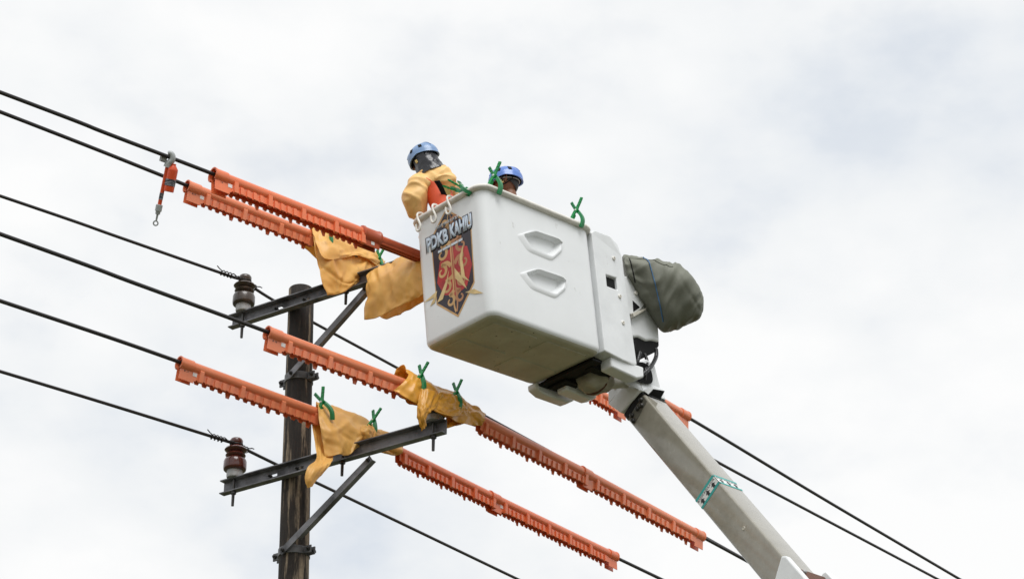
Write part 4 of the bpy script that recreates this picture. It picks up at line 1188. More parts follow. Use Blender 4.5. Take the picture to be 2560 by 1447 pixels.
def arm_depth(x): 
    r0, r1 = depth_of(onp(900, 715, QU, CN)), depth_of(onp(1100, 650, QU, CN)); return r0 + (r1 - r0) * (x - 900) / 200.0
b2 = thing('insulating_blanket', 'yellow blanket hanging over the crossarm end, partly hidden by the white bucket', 'blanket', onp(1000, 700, QU, CN) - V(0, 0, 0.3), 'yellow insulating blankets')
sheet(ctl(0, [
    [(925, 760, .17), (955, 795, .17), (988, 787, .18), (1020, 774, .18), (1050, 757, .17), (1085, 740, .17)],
    [(922, 725, .14), (952, 735, .15), (988, 725, .16), (1020, 712, .16), (1050, 700, .15), (1085, 690, .15)],
    [(918, 690, .03), (950, 670, .04), (986, 655, .04), (1020, 643, .04), (1050, 634, .04), (1085, 624, .04)],
    [(917, 712, -.12), (948, 697, -.15), (984, 687, -.13), (1020, 677, -.16), (1050, 667, -.13), (1085, 655, -.13)],
    [(917, 752, -.12), (948, 745, -.17), (984, 733, -.14), (1020, 722, -.17), (1050, 712, -.15), (1085, 700, -.14)],
    [(915, 801, -.11), (950, 792, -.13), (984, 775, -.13), (1020, 756, -.14), (1050, 742, -.13), (1085, 730, -.12)]], arm_depth), 'blanket_sheet', M['blanket'], b2, 5.0, 0.017)

b3 = thing('insulating_blanket', 'crumpled yellow blanket with a strip dangling in front of the lower crossarm', 'blanket', wire_pt(5, 860) - V(0, 0, 0.3), 'yellow insulating blankets')
sheet(ctl(5, [
    [(800, 1075, .14), (835, 1088, .14), (868, 1095, .14), (900, 1100, .14), (930, 1115, .14), (972, 1130, .12), (1006, 1136, .10)],
    [(793, 1040, .11), (828, 1055, .12), (866, 1070, .12), (903, 1085, .12), (935, 1102, .11), (972, 1120, .10), (1008, 1130, .08)],
    [(790, 1007, .01), (826, 1020, .01), (866, 1033, .01), (906, 1052, .01), (936, 1074, .01), (970, 1090, .01), (1008, 1112, .01)],
    [(796, 1048, -.10), (830, 1060, -.13), (868, 1064, -.11), (902, 1078, -.13), (928, 1090, -.11), (962, 1105, -.09), (1004, 1126, -.08)],
    [(805, 1098, -.11), (838, 1100, -.15), (870, 1100, -.12), (898, 1098, -.15), (918, 1104, -.12), (952, 1118, -.08), (996, 1134, -.06)],
    [(813, 1144, -.11), (842, 1138, -.16), (870, 1138, -.13), (893, 1119, -.15), (912, 1116, -.12), (942, 1126, -.06), (986, 1138, -.03)]]), 'blanket_sheet', M['blanket'], b3, 8.0, 0.018, diag=(0.6, 1.2))
sheet(ctl(5, [
    [(776, 1040, .02), (790, 1038, .05), (806, 1040, .08)],
    [(785, 1095, -.02), (798, 1097, -.01), (816, 1100, .02)],
    [(790, 1146, -.16), (806, 1150, -.15), (832, 1142, -.12)],
    [(769, 1168, -.22), (794, 1170, -.25), (826, 1158, -.20)],
    [(763, 1194, -.21), (778, 1195, -.25), (800, 1190, -.21)],
    [(771, 1219, -.20), (775, 1217, -.22), (780, 1213, -.20)]]), 'dangling_strip', M['blanket'], b3, 11.0, 0.006)
# gathered folds pinched by the right-hand clamp
for i, (pts, sd) in enumerate((([[(905, 1062, -.13), (925, 1066, -.19), (943, 1078, -.15)], [(900, 1080, -.16), (921, 1080, -.24), (942, 1095, -.17)], [(908, 1102, -.15), (921, 1104, -.21), (934, 1112, -.15)]], 14.0),
                              ([[(921, 1060, -.10), (936, 1070, -.20), (948, 1084, -.12)], [(923, 1086, -.18), (936, 1092, -.23), (944, 1100, -.15)], [(896, 1124, -.14), (905, 1130, -.18), (922, 1130, -.12)]], 15.0))):
    sheet(ctl(5, pts), 'gathered_fold', M['blanket'], b3, sd, 0.010)

b4 = thing('insulating_blanket', 'amber blanket wrapped tightly round the right insulator of the lower crossarm', 'blanket', ATT[4] - V(0, 0, 0.3), 'yellow insulating blankets')
dd4 = lambda x: wire_depth(4, x)
sheet(ctl(4, [
    [(984, 977, .04), (1010, 996, .06), (1040, 1010, .08), (1075, 1020, .10), (1110, 1040, .10), (1150, 1055, .09), (1180, 1062, .08), (1206, 1064, .06)],
    [(979, 955, .11), (1008, 965, .12), (1040, 985, .13), (1075, 1000, .13), (1110, 1015, .13), (1150, 1035, .12), (1180, 1048, .10), (1210, 1056, .08)],
    [(995, 919, .05), (1020, 931, .05), (1048, 945, .05), (1080, 960, .05), (1106, 976, .05), (1150, 996, .04), (1182, 1018, .04), (1212, 1038, .03)],
    [(1020, 934, -.04), (1034, 945, -.06), (1056, 957, -.08), (1085, 975, -.09), (1112, 990, -.09), (1150, 1008, -.08), (1182, 1030, -.07), (1210, 1046, -.06)],
    [(1009, 955, -.09), (1030, 966, -.12), (1055, 978, -.13), (1085, 998, -.13), (1115, 1012, -.13), (1152, 1030, -.11), (1182, 1046, -.09), (1206, 1054, -.08)],
    [(984, 976, -.05), (1014, 995, -.10), (1046, 1012, -.12), (1078, 1024, -.12), (1112, 1042, -.12), (1148, 1056, -.09), (1180, 1062, -.07), (1204, 1064, -.05)]]), 'blanket_sheet', M['blanket_b'], b4, 21.0, 0.016, diag=(0.7, 1.3))
sheet(ctl(4, [
    [(1052, 972, -.14), (1075, 975, -.17), (1099, 990, -.16)],
    [(1046, 1005, -.14), (1066, 1008, -.19), (1087, 1018, -.18)],
    [(1045, 1043, -.13), (1056, 1038, -.18), (1068, 1036, -.17)],
    [(1057, 1076, -.10), (1059, 1071, -.13), (1062, 1064, -.12)]]), 'left_panel', M['blanket_b'], b4, 23.0, 0.010)
sheet(ctl(4, [
    [(1094, 985, -.15), (1120, 985, -.15), (1146, 994, -.13), (1164, 1014, -.11)],
    [(1090, 1004, -.18), (1118, 1012, -.20), (1146, 1018, -.18), (1166, 1022, -.13)],
    [(1083, 1026, -.17), (1112, 1038, -.18), (1140, 1040, -.16), (1160, 1034, -.12)]]), 'right_fold', M['blanket_b'], b4, 25.0, 0.012)
sheet(ctl(4, [
    [(1120, 1030, .06), (1150, 1036, .05), (1180, 1044, .05)],
    [(1112, 1052, .02), (1140, 1052, .02), (1170, 1056, .03)],
    [(1104, 1072, -.02), (1120, 1070, -.02), (1146, 1062, .0)]]), 'lower_corner', M['blanket_b'], b4, 27.0, 0.008)

# ------------------------------------------------------------------ green spring clamps
def clamp_parts():
    parts = []
    for sg in (1, -1):
        m = MB()
        cl = [V(-0.050, 0, 0.092), V(-0.036, 0, 0.062), V(-0.017, 0, 0.027), V(0, 0, 0), V(0.024, 0, -0.030), V(0.048, 0, -0.075), V(0.054, 0, -0.118), V(0.040, 0, -0.162)]
        P = smooth_path([V(p[0] * sg, 0, p[2]) for p in cl], 5); n = len(P)
        rows = []
        for i, p in enumerate(P):
            tt = unit(P[min(i + 1, n - 1)] - P[max(i - 1, 0)]); nn = V(-tt[2], 0, tt[0])
            f = i / (n - 1)
            w = 0.0105 + 0.004 * math.exp(-((f - 0.42) / 0.10) ** 2)
            y0, y1 = (0.0015, 0.0125) if sg > 0 else (-0.0125, -0.0015)
            if f > 0.55: y0, y1 = -0.013, 0.013
            rows.append([p + nn * w + V(0, y0, 0), p + nn * w + V(0, y1, 0), p - nn * w + V(0, y1, 0), p - nn * w + V(0, y0, 0)])
        m.grid(rows, close_v=True); kv = len(m.v); m.f.append((0, 1, 2, 3)); m.f.append((kv - 4, kv - 3, kv - 2, kv - 1))
        # ribs moulded along the handle
        for q in range(3):
            c = P[3 + q * 3]
            m.box((c[0] - 0.010, -0.0145 if sg < 0 else -0.001, c[2] - 0.002), (c[0] + 0.010, 0.001 if sg < 0 else 0.0145, c[2] + 0.002))
        me = m.mesh('clamp_arm', 30); me.materials.append(M['green'] if sg > 0 else M['green_d']); parts.append(('arm', me))
    m = MB(); m.lathe([(0.0, -0.018), (0.007, -0.017), (0.007, 0.017), (0.0, 0.018)], Matrix.Rotation(math.radians(90), 4, 'X'), 12)
    me = m.mesh('clamp_pivot', 40); me.materials.append(M['sticker']); parts.append(('pivot', me))
    return parts
CLAMP = clamp_parts()
def clamp(P, spread, handle, label, s=1.0):
    s *= 1.08
    z = unit(handle); x = np.asarray(spread, float); x = unit(x - z * np.dot(x, z)); y = np.cross(z, x)
    t = thing('spring_clamp', label, 'clamp', frame(P, x * s, y * s, z * s), 'green spring clamps')
    for nm, me in CLAMP: link_mesh(nm, me, t)
    return t
def on_bucket(u, v, w): return wor((u, v, w))
clamp(on_bucket(0.165, 0.010, 1.225), EV - 0.15 * EU, EW + 0.14 * EU, 'green clamp on the bucket rim in front of the blue helmet', 1.06)
clamp(on_bucket(1.085, 0.010, 1.225), EV - 0.15 * EU, EW + 0.14 * EU, 'green clamp alone near the right end of the bucket rim')
clamp(on_bucket(0.012, 0.225, 1.185), EU, EW * 0.78 + EV * 0.72 - EU * 0.1, 'upper one of two leaning green clamps on the short bucket rim', 1.0)
clamp(on_bucket(0.012, 0.272, 1.168), EU, EW * 0.62 + EV * 0.80 - EU * 0.25, 'lower one of two leaning green clamps, next to the white hooks', 1.0)
perp_l = azdir(-39.6); perp_r = azdir(-52.0)
def clamp_px(k, x, y, dd, tilt, label, spread=None, s=1.0):
    P = dep(x, y, wire_depth(k, x) + dd)
    h = UP + AX_R * tilt * 0.8
    clamp(P, (spread if spread is not None else (perp_l - AX_R * 0.25)), h, label, s)
clamp_px(2, 820, 578, -.05, 0.10, 'green clamp on the upper blanket, half hidden by the top orange guard', s=0.95)
clamp_px(2, 948, 645, -.08, 0.18, 'green clamp on the upper yellow blanket, just left of the bucket', s=0.95)
clamp_px(5, 806, 1004, -.06, -0.38, 'green clamp where the lowest left orange guard meets the crumpled blanket', s=1.05)
clamp_px(5, 934, 1050, -.14, 0.32, 'green clamp pinching the gathered folds of the crumpled blanket')
clamp_px(4, 1053, 938, -.08, 0.22, 'left of two green clamps on the amber blanket', s=1.02)
clamp_px(4, 1141, 980, -.10, 0.10, 'right of two green clamps on the amber blanket', s=0.95)

# ------------------------------------------------------------------ white hooks hung on the short rim
def hook_mesh():
    m = MB()
    pts = [V(0.034, 0, -0.004), V(0.034, 0, 0.026), V(0.012, 0, 0.046), V(-0.022, 0.002, 0.040), V(-0.040, 0.0, 0.014), V(-0.040, -0.006, -0.025), V(-0.036, -0.018, -0.062), V(-0.032, -0.022, -0.100), V(-0.032, -0.006, -0.126), V(-0.034, 0.018, -0.122), V(-0.036, 0.027, -0.096), V(-0.036, 0.026, -0.060)]
    m.tube(smooth_path([p * 0.94 for p in pts], 6), 0.0090, 10)
    me = m.mesh('hook', 80); me.materials.append(M['rim']); return me
HOOK = hook_mesh()
for v, lab, yaw in ((0.655, 'left of the three white hooks on the bucket rim, nearest its corner', -6), (0.490, 'middle one of the three white hooks on the bucket rim', 4), (0.325, 'right of the three white hooks on the bucket rim, beside the green clamps', 3)):
    o = link_mesh('rim_hook', HOOK)
    o.matrix_world = FB @ Matrix.Translation((-0.012, v, BH + 0.012)) @ Matrix.Rotation(math.radians(yaw), 4, 'Z')
    tag(o, lab, 'hook', 'white hooks on the bucket rim')

# ------------------------------------------------------------------ clamp stick hanging on the top conductor
HP = wire_pt(1, 424); HD = depth_of(HP)
dn = unit(dep(394, 536, HD) - dep(423, 396, HD))
tool = thing('clamp_stick', 'orange clamp stick with grey head hanging from the uppermost conductor', 'clamp stick', HP)
wd = unit(wire_pt(1, 440) - wire_pt(1, 408)); sx = unit(AX_R - dn * np.dot(AX_R, dn)); sy = np.cross(dn, sx)
def tf(s, x=0.0, y=0.0): return HP + dn * s + sx * x + sy * y
def tool_lathe(prof, s0, x, name, mt, par=None, y=0.0, n=20):
    m = MB(); m.lathe(prof, frame(tf(s0, x, y), sx, sy, dn), n); return m.build(name, mt, par or tool, smooth=35)
m = MB(); path = smooth_path([tf(0.075, -0.005), tf(0.045, 0.002), tf(0.018, 0.022), tf(-0.012, 0.020), tf(-0.030, 0.004), tf(-0.026, -0.016)], 6)
m.tube(path, [0.027 * (1 - 0.35 * i / (len(path) - 1)) for i in range(len(path))], 12)
hd = m.build('clamp_head', M['grey'], tool, smooth=60)
m = MB(); fr = frame(tf(0.022, -0.040), wd, np.cross(dn, wd), dn); m.box((-0.026, -0.014, -0.020), (0.020, -0.006, 0.022), fr); m.box((-0.026, 0.006, -0.020), (0.020, 0.014, 0.022), fr); m.box((-0.026, -0.014, 0.014), (0.020, 0.014, 0.022), fr)
m.build('jaw_bracket', M['galv'], hd, smooth=0, bevel=0.002)
tool_lathe([(0.016, 0.0), (0.017, 0.006), (0.015, 0.010), (0.037, 0.040), (0.0385, 0.050), (0.0385, 0.205), (0.036, 0.208), (0.030, 0.208), (0.030, 0.195)], 0.040, 0.042, 'body', M['tool'])
m = MB(); rows = []
for s in (0.155, 0.205): rows.append([tf(s, 0.042 + 0.0392 * math.cos(a), 0.0392 * math.sin(a)) for a in np.linspace(0, 2 * math.pi, 24, endpoint=False)])
m.grid(rows, close_v=True); m.build('label', M['toollabel'], tool, smooth=60)
tool_lathe([(0.0150, 0.0), (0.0150, 0.30)], 0.06, -0.002, 'stick', M['tool'])
tool_lathe([(0.0158, 0.0), (0.0158, 0.050)], 0.265, -0.002, 'stick_label', M['toollabel'])
tool_lathe([(0.022, 0.0), (0.025, 0.004), (0.025, 0.048), (0.018, 0.052), (0.018, 0.070), (0.012, 0.074)], 0.352, -0.002, 'coupling', M['grey'])
tool_lathe([(0.0085, 0.0), (0.0065, 0.055)], 0.420, -0.002, 'rod', M['grey'])
m = MB(); c_ = tf(0.490, -0.002); m.tube([c_ + (dn * math.cos(a) + sx * math.sin(a)) * 0.0165 for a in np.linspace(0, 2 * math.pi, 20, endpoint=False)], 0.0055, 8, close=True)
m.build('eye_ring', M['grey'], tool, smooth=80)

# ------------------------------------------------------------------ the two linemen
def skin_mesh(nodes, edges, root, levels=2, name='body'):
    """continuous surface grown round a skeleton: nodes {name: (point, rx, ry)}"""
    keys = list(nodes); idx = {k: i for i, k in enumerate(keys)}
    me = bpy.data.meshes.new(name)
    me.from_pydata([tuple(float(c) for c in nodes[k][0]) for k in keys], [(idx[a], idx[b]) for a, b in edges], [])
    o = bpy.data.objects.new(name, me); COL.objects.link(o)
    sm = o.modifiers.new("skin", 'SKIN'); sm.use_smooth_shade = True; sm.branch_smoothing = 0.6
    sv = me.skin_vertices[0].data
    for k in keys:
        sv[idx[k]].radius = (nodes[k][1], nodes[k][2]); sv[idx[k]].use_root = (k == root); sv[idx[k]].use_loose = False
    ss = o.modifiers.new("sub", 'SUBSURF'); ss.levels = levels; ss.render_levels = levels
    out = eval_mesh(o, name); bpy.data.objects.remove(o)
    out.polygons.foreach_set('use_smooth', [True] * len(out.polygons))
    return out
def person_frame(u, v, w, yaw, lean=0.0, side=0.0):
    """local frame of a person: x to their right, y forward, z up, origin at the feet"""
    return FB @ Matrix.Translation((u, v, w)) @ Matrix.Rotation(math.radians(yaw), 4, 'Z')

def head_mesh(s=1.0):
    """head with brow, eye sockets, nose, mouth, chin and ears; face towards +y, centre at origin"""
    m = MB(); rows = []; nn, kk = 40, 30
    for i in range(kk + 1):
        th = math.pi * i / kk; row = []
        for j in range(nn):
            ph = 2 * math.pi * j / nn
            d = V(math.sin(th) * math.sin(ph), math.sin(th) * math.cos(ph), math.cos(th))
            p = d * V(0.074, 0.096, 0.116)
            if d[2] < -0.1: p = p * V(1 - 0.22 * min(1, -d[2]), 1 - 0.12 * min(1, -d[2]), 1)
            if d[1] > 0:
                z, x = p[2], p[0]
                gss = lambda x0, z0, sx_, sz_: math.exp(-((x - x0) / sx_) ** 2 - ((z - z0) / sz_) ** 2)
                p[1] += 0.024 * gss(0, -0.022, 0.014, 0.020) + 0.010 * gss(0, 0.005, 0.010, 0.022)
                p[1] -= 0.010 * (gss(0.030, 0.006, 0.016, 0.012) + gss(-0.030, 0.006, 0.016, 0.012))
                p[1] += 0.006 * (gss(0.030, 0.026, 0.024, 0.009) + gss(-0.030, 0.026, 0.024, 0.009))
                p[1] += 0.007 * gss(0, -0.056, 0.024, 0.007) - 0.004 * gss(0, -0.064, 0.024, 0.004) + 0.006 * gss(0, -0.071, 0.022, 0.006)
                p[1] += 0.008 * gss(0, -0.098, 0.022, 0.016)
            row.append(p * s)
        rows.append(row)
    m.grid(rows, close_v=True)
    for sg in (1, -1):
        er = []
        for i in range(9):
            a0 = 2 * math.pi * i / 8
            er.append(None)
        ear = smooth_path([V(sg * 0.076, 0.006, -0.030), V(sg * 0.082, -0.002, -0.010), V(sg * 0.088, -0.010, 0.016), V(sg * 0.084, -0.002, 0.030), V(sg * 0.077, 0.008, 0.020)], 4)
        m.tube([p * s for p in ear], 0.0065 * s, 8)
        lob = [[V(sg * (0.074 + 0.006 * q), 0.012 - 0.016 * q + 0.004 * math.cos(a), 0.0 + 0.026 * math.sin(a)) * s + V(0, 0.006 * math.cos(a), 0) for a in np.linspace(0, 2 * math.pi, 10, endpoint=False)] for q in (0, 1)]
        m.grid(lob, close_v=True); kv = len(m.v); m.f.append(tuple(range(kv - 10, kv)))
    return m
def helmet_parts(fr, t, mt, s=1.0):
    """climbing-style helmet: shell with a lower nape, thick rim, dark lining, vents and strap"""
    def sh(th, ph, r=1.0):
        d = V(math.sin(th) * math.sin(ph), math.sin(th) * math.cos(ph), math.cos(th))
        return d * V(0.114, 0.140, 0.120) * r * s + V(0, 0, 0.020) * s
    def cut(ph):
        # lower at the temples/nape, arched over ears, short peak at the front
        return math.radians(97 + 10 * math.cos(ph) * (1 if math.cos(ph) > 0 else -0.9) - 5 * math.sin(ph) ** 2)
    nn, kk = 48, 14
    outer = [[mpt(fr, sh(cut(2 * math.pi * j / nn) * i / kk, 2 * math.pi * j / nn, 1.0 + 0.018 * (math.exp(-((2 * math.pi * j / nn % math.pi - math.pi / 2) / 0.5) ** 2) * 0) + (0.03 if i == kk else 0))) for j in range(nn)] for i in range(kk + 1)]
    inner = [[mpt(fr, sh(cut(2 * math.pi * j / nn) * i / kk, 2 * math.pi * j / nn, 0.93)) for j in range(nn)] for i in range(kk, 3, -1)]
    m = MB(); m.grid(outer + inner[:2], close_v=True)
    o = m.build('helmet', mt, t, smooth=60)
    m = MB(); m.grid(inner[1:], close_v=True); m.build('helmet_lining', M['black'], o, smooth=60)
    # raised centre ridges and side vents
    m = MB()
    for x0 in (-0.045, 0.045):
        P = [mpt(fr, sh(math.radians(abs(a)), math.atan2(x0, 0.1 * (1 if a > 0 else -1)) if True else 0, 1.012)) for a in range(-70, 71, 10)]
        m.tube(P, 0.004 * s, 6)
    m.build('ridge', mt, o, smooth=60)
    for sg in (1, -1):
        for (a, b_) in ((62, 70), (62, 112)):
            P = [sh(math.radians(a - 10), sg * math.radians(b_ - 7), 1.012), sh(math.radians(a - 6), sg * math.radians(b_ + 8), 1.012), sh(math.radians(a + 10), sg * math.radians(b_ + 6), 1.012), sh(math.radians(a + 8), sg * math.radians(b_ - 6), 1.012)]
            m = MB(); P = [mpt(fr, p) for p in P]; nrm = unit(np.cross(P[1] - P[0], P[3] - P[0])); c = sum(P) / 4
            if np.dot(nrm, c - mpt(fr, (0, 0, 0))) < 0: nrm = -nrm
            m.prism([p - nrm * 0.006 for p in P], nrm * 0.010); m.build('vent', M['black'], o, smooth=0, bevel=0.002)
    for sg in (1, -1):
        m = MB(); m.tube(smooth_path([mpt(fr, V(sg * 0.104, 0.030, 0.006) * s), mpt(fr, V(sg * 0.090, 0.030, -0.05) * s), mpt(fr, V(sg * 0.050, 0.05, -0.112) * s), mpt(fr, V(0, 0.055, -0.128) * s)], 5), 0.006 * s, 6)
        m.tube(smooth_path([mpt(fr, V(sg * 0.092, -0.07, 0.0) * s), mpt(fr, V(sg * 0.090, -0.02, -0.04) * s), mpt(fr, V(sg * 0.086, 0.028, -0.060) * s)], 5), 0.005 * s, 6)
        m.build('chin_strap', M['black'], o, smooth=60)
        m = MB(); m.box((sg * 0.093 - 0.006, 0.022, -0.050), (sg * 0.093 + 0.006, 0.042, -0.020), fr); m.build('strap_buckle', M['strap'], o, smooth=0, bevel=0.003)
    return o

def glove(fr, t, mt, sg):
    """five separate gloved fingers, slightly curled; frame: x along the hand, z back of the hand"""
    nd = {'w': (V(0, 0, 0), .034, .028), 'c': (V(-0.09, 0, 0), .045, .040), 'p': (V(0.045, 0, 0), .040, .020), 'k': (V(0.085, 0, -0.004), .040, .016)}
    ed = [('c', 'w'), ('w', 'p'), ('p', 'k')]
    for i, (y, L_) in enumerate(((-0.030, 0.070), (-0.010, 0.080), (0.010, 0.076), (0.028, 0.060))):
        a, b, c = V(0.090, y, -0.006), V(0.090 + L_ * 0.48, y * 1.1, -0.022), V(0.090 + L_ * 0.78, y * 1.12, -0.052)
        nd['f%da' % i] = (a, .0105, .0105); nd['f%db' % i] = (b, .010, .010); nd['f%dc' % i] = (c, .0085, .0085)
        ed += [('k', 'f%da' % i), ('f%da' % i, 'f%db' % i), ('f%db' % i, 'f%dc' % i)]
    nd['ta'] = (V(0.030, -sg * 0.040, -0.010), .014, .013); nd['tb'] = (V(0.062, -sg * 0.062, -0.022), .011, .011); nd['tc'] = (V(0.088, -sg * 0.062, -0.034), .009, .009)
    ed += [('p', 'ta'), ('ta', 'tb'), ('tb', 'tc')]
    me = skin_mesh(nd, ed, 'w', 2, 'glove'); me.transform(frame_of(t).inverted() @ fr); me.materials.append(mt)
    return link_mesh('glove', me, t)

def lineman(F0, J, label, helmet_mat, hood, lower_mat='navy'):
    """J: joints in the person's frame (metres)"""
    t = thing('person', label, 'person', F0)
    nd = {}; ed = []
    def N(k, p, rx, ry=None): nd[k] = (V(*p), rx, ry if ry is not None else rx)
    N('pel', J['pel'], .170, .130); N('wst', J['wst'], .170, .130); N('chs', J['chs'], .150, .115); N('upc', J['upc'], .120, .090)
    N('nkb', J['nkb'], .070, .068); N('nkt', J['nkt'], .058, .060)
    ed += [('pel', 'wst'), ('wst', 'chs'), ('chs', 'upc'), ('upc', 'nkb'), ('nkb', 'nkt')]
    for s in 'LR':
        N('sh' + s, J['sh' + s], .068); N('el' + s, J['el' + s], .048); N('wr' + s, J['wr' + s], .033)
        N('hp' + s, J['hp' + s], .098, .102); N('kn' + s, J['kn' + s], .068); N('an' + s, J['an' + s], .046); N('hl' + s, J['hl' + s], .042, .036); N('to' + s, J['to' + s], .044, .026)
        ed += [('upc', 'sh' + s), ('sh' + s, 'el' + s), ('el' + s, 'wr' + s), ('pel', 'hp' + s), ('hp' + s, 'kn' + s), ('kn' + s, 'an' + s), ('an' + s, 'to' + s), ('an' + s, 'hl' + s)]
    me = skin_mesh(nd, ed, 'pel', 2, 'body')
    me.materials.append(M['vest']); me.materials.append(M[lower_mat]); me.materials.append(M['skin']); me.materials.append(M['black'])
    zp = J['pel'][2]
    for p in me.polygons:
        c = p.center
        if c.z > J['nkb'][2] + 0.015 and abs(c.x - J['nkb'][0]) < 0.10: p.material_index = 2
        elif c.z < 0.13: p.material_index = 3
        elif c.z < zp - 0.02 and (V(*c) - V(*J['elL'])).dot(V(0, 0, 1)) < 0.6 and c.z < zp - 0.02: p.material_index = 1
    # head joined into the same body mesh
    FH = Matrix.Translation(Vector(J['head'])) @ Matrix.Rotation(math.radians(J.get('hyaw', 0)), 4, 'Z') @ Matrix.Rotation(math.radians(J.get('hpitch', 0)), 4, 'X') @ Matrix.Rotation(math.radians(J.get('hroll', 0)), 4, 'Y')
    hm = head_mesh(1.0).mesh('head', 180); hm.transform(FH)
    bm = bmesh.new(); bm.from_mesh(me); n0 = len(bm.faces); bm.from_mesh(hm); bm.faces.ensure_lookup_table()
    for f in bm.faces[n0:]: f.material_index = 2; f.smooth = True
    bm.to_mesh(me); bm.free()
    link_mesh('body', me, t)
    FHW = F0 @ FH
    helmet_parts(FHW, t, helmet_mat, J.get('hscale', 1.0))
    if hood:
        # glossy black hood over head and nape, creased
        m = MB(); rows = []
        for i in range(22):
            f = i / 21; row = []
            for j in range(44):
                ph = 2 * math.pi * j / 44
                z = 0.085 - 0.255 * f
                rx, ry = 0.095 + 0.012 * f * f, 0.108 - 0.012 * math.sin(f * 3.1) + 0.012 * f
                if z > 0.0: k_ = math.sqrt(max(0.05, 1 - (z / 0.098) ** 2)); rx, ry = rx * k_, ry * k_
                cr_ = 0.006 * (1 - 2 * abs(noise.noise(Vector((math.cos(ph) * 2.2 + f * 1.5, math.sin(ph) * 2.2, f * 3.0)))) ** 0.6)
                row.append(mpt(FHW, (math.sin(ph) * (rx + cr_), math.cos(ph) * (ry + cr_) - 0.012 * f, z)))
            rows.append(row)
        m.grid(rows, close_v=True); m.build('hood', M['hood'], t, smooth=70)
    else:
        m = MB(); rows = []
        for i in range(12):
            f = i / 11; row = []
            for j in range(40):
                ph = 2 * math.pi * j / 40
                back = max(0.0, -math.cos(ph)); z = 0.105 - (0.045 + 0.150 * (0.42 + 0.58 * back) * (1 if math.cos(ph) < 0.3 else 0.3)) * f
                k_ = math.sqrt(max(0.02, 1 - (z / 0.122) ** 2))
                row.append(mpt(FHW, (math.sin(ph) * 0.079 * k_, math.cos(ph) * 0.101 * k_, z)))
            rows.append(row)
        m.grid(rows, close_v=True); m.build('hair', M['hair'], t, smooth=70)
        m = MB()
        m.tube([mpt(FHW, (0.086 * math.sin(a), 0.108 * math.cos(a), 0.012 - 0.020 * (1 - math.cos(a)) / 2)) for a in np.linspace(0, 2 * math.pi, 32, endpoint=False)], 0.0055, 6, close=True)
        m.build('goggle_strap', M['grey'], t, smooth=70)
    for s, sg in (('L', -1), ('R', 1)):
        w, e_ = V(*J['wr' + s]), V(*J['el' + s])
        x = unit(w - e_); zz = V(0, 0, 1) - x * x[2]; zz = unit(zz) if np.linalg.norm(zz) > 0.05 else V(0, -1, 0)
        fr = F0 @ frame(w, x, np.cross(zz, x), zz); glove(fr, t, M['blanket_b'], sg)
    return t, FHW

# lineman at the left corner, back to the camera, leaning out over the rim
F1 = person_frame(0.175, 0.475, 0.075, 6)
def pj(x, y, d): return tuple(mpt(F1.inverted(), dep(x, y, d)))
J1 = dict(pel=(0, 0, 0.88), wst=(-0.01, 0.05, 1.04), chs=(-0.02, 0.115, 1.21), upc=(-0.025, 0.15, 1.34), nkb=(-0.025, 0.17, 1.43), nkt=(-0.050, 0.19, 1.49), head=(-0.066, 0.205, 1.575), hscale=0.95, hyaw=8, hpitch=-16, hroll=-6,
          shL=pj(1046, 453, 17.50), elL=pj(1036, 518, 17.42), wrL=pj(1062, 572, 17.62), shR=pj(1115, 458, 17.72), elR=pj(1140, 520, 17.85), wrR=pj(1120, 590, 18.0),
          hpL=(-0.09, 0, 0.84), knL=(-0.10, 0.06, 0.46), anL=(-0.10, -0.01, 0.09), hlL=(-0.10, -0.05, 0.045), toL=(-0.11, 0.13, 0.035), hpR=(0.09, 0, 0.84), knR=(0.10, 0.03, 0.46), anR=(0.10, -0.03, 0.09), hlR=(0.10, -0.07, 0.045), toR=(0.11, 0.11, 0.035))
p1, FH1 = lineman(F1, J1, 'lineman in pale blue helmet and yellow sleeves with his back to the camera', M['helmet'], True)
# yellow rubber sleeves joined by a yoke across the shoulders
def lift_j(k, dx=0, dy=0, dz=0): p = J1[k]; return V(p[0] + dx, p[1] + dy, p[2] + dz)
nd = {'c': (lift_j('upc', -0.02, -0.055, 0.0), .200, .165), 'lo': (lift_j('chs', -0.07, -0.065, 0.085), .190, .165), 'co': (lift_j('nkb', -0.006, -0.006, -0.005), .128, .122), 'cn': (lift_j('nkb', -0.012, 0.006, 0.046), .122, .122),
      'sL': (lift_j('shL', 0.02, 0, -0.005), .096, .096), 'mL': ((V(*J1['shL']) + V(*J1['elL'])) / 2, .112, .108), 'eL': (lift_j('elL'), .100, .096), 'fL': (V(*J1['elL']) * 0.45 + V(*J1['wrL']) * 0.55, .066, .062),
      'sR': (lift_j('shR', -0.02, 0, -0.005), .096, .096), 'mR': ((V(*J1['shR']) + V(*J1['elR'])) / 2, .086, .086), 'eR': (lift_j('elR'), .080, .078), 'fR': (V(*J1['elR']) * 0.45 + V(*J1['wrR']) * 0.55, .066, .062)}
ed = [('c', 'lo'), ('c', 'co'), ('co', 'cn'), ('c', 'sL'), ('sL', 'mL'), ('mL', 'eL'), ('eL', 'fL'), ('c', 'sR'), ('sR', 'mR'), ('mR', 'eR'), ('eR', 'fR')]
me = skin_mesh(nd, ed, 'c', 4, 'sleeves')
co = np.empty(len(me.vertices) * 3); me.vertices.foreach_get('co', co); co = co.reshape(-1, 3)
no = np.empty(len(me.vertices) * 3); me.vertices.foreach_get('normal', no); no = no.reshape(-1, 3)
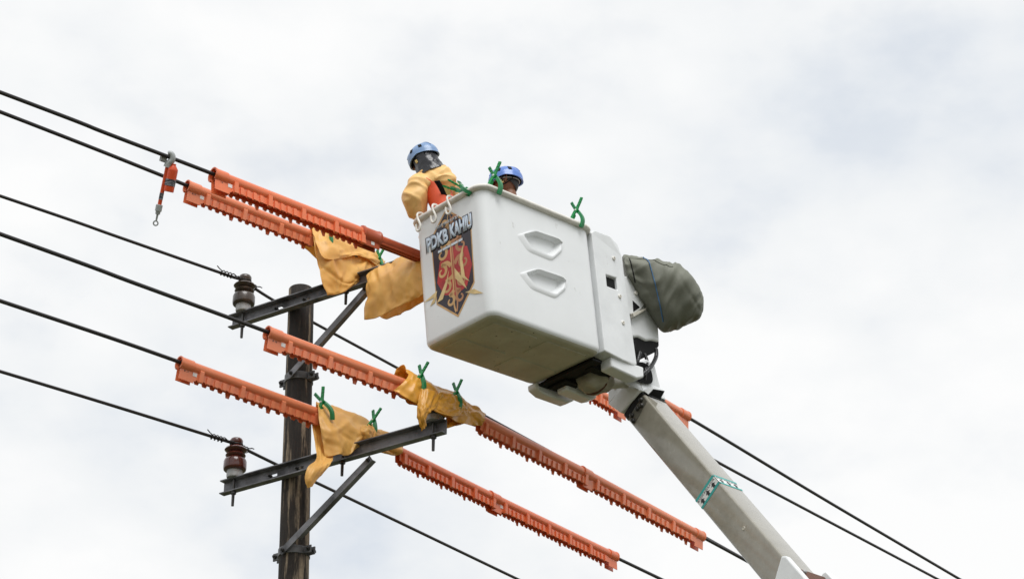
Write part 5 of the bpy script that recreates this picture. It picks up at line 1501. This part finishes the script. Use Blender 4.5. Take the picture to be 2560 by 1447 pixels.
for i in range(len(co)):
    p = Vector(co[i])
    w = 0.014 * noise.noise(p * 6) + 0.012 * (1 - 2 * abs(noise.noise(Vector((p.x * 6 + p.z * 3, p.y * 5, p.z * 9 - p.x * 5)))))
    w += 0.009 * (1 - min(1.0, 4.0 * abs(noise.noise(Vector((p.x * 5 + 7, p.y * 5, p.z * 8 + p.x * 6))))))
    w += 0.003 * noise.noise(Vector((p.x * 16, p.y * 16 + 3, p.z * 22)))
    co[i] += no[i] * w
me.vertices.foreach_set('co', co.reshape(-1)); me.materials.append(M['sleeve']); me.update()
link_mesh('sleeves', me, p1)
# harness straps over the vest
hd_ = depth_of(mpt(F1, J1['chs'])) - 0.155
m = MB()
for pts, wv in (([(1092, 452), (1103, 470), (1113, 492), (1122, 520)], V(0.022, 0, 0.004)),):
    P = smooth_path([dep(x, y, hd_ + 0.02 * i) for i, (x, y) in enumerate(pts)], 5)
    rows = [[p - wv, p + wv] for p in P]; m.grid(rows)
m.build('harness', M['black'], p1, smooth=60, solid=0.008, clean=False)
m = MB(); m.grid([[dep(1108, 466, hd_ - 0.012), dep(1118, 463, hd_ - 0.008)], [dep(1119, 491, hd_ + 0.0), dep(1128, 485, hd_ + 0.004)]])
m.build('harness_patch', M['strap'], p1, smooth=0, solid=0.006, clean=False)

# second lineman, only his head above the long rim, facing left
F2 = person_frame(0.685, 0.330, 0.035, 34)
J2 = dict(pel=(0, 0, 0.80), wst=(0, 0.01, 0.95), chs=(0, 0.02, 1.04), upc=(0, 0.02, 1.15), nkb=(0, 0.01, 1.265), nkt=(0, 0.012, 1.395), head=(0, 0.03, 1.455), hyaw=8, hpitch=-4, hroll=2,
          shL=(-0.185, 0.02, 1.13), elL=(-0.235, 0.02, 0.93), wrL=(-0.16, 0.20, 0.88), shR=(0.185, 0.02, 1.13), elR=(0.235, 0.02, 0.93), wrR=(0.16, 0.20, 0.88),
          hpL=(-0.09, 0, 0.77), knL=(-0.10, 0.10, 0.42), anL=(-0.10, 0.0, 0.09), hlL=(-0.10, -0.05, 0.045), toL=(-0.11, 0.13, 0.035), hpR=(0.09, 0, 0.77), knR=(0.10, 0.10, 0.42), anR=(0.10, 0.0, 0.09), hlR=(0.10, -0.05, 0.045), toR=(0.11, 0.13, 0.035))
lineman(F2, J2, 'lineman in bright blue helmet, only his head showing above the bucket rim', M['helmet2'], False)
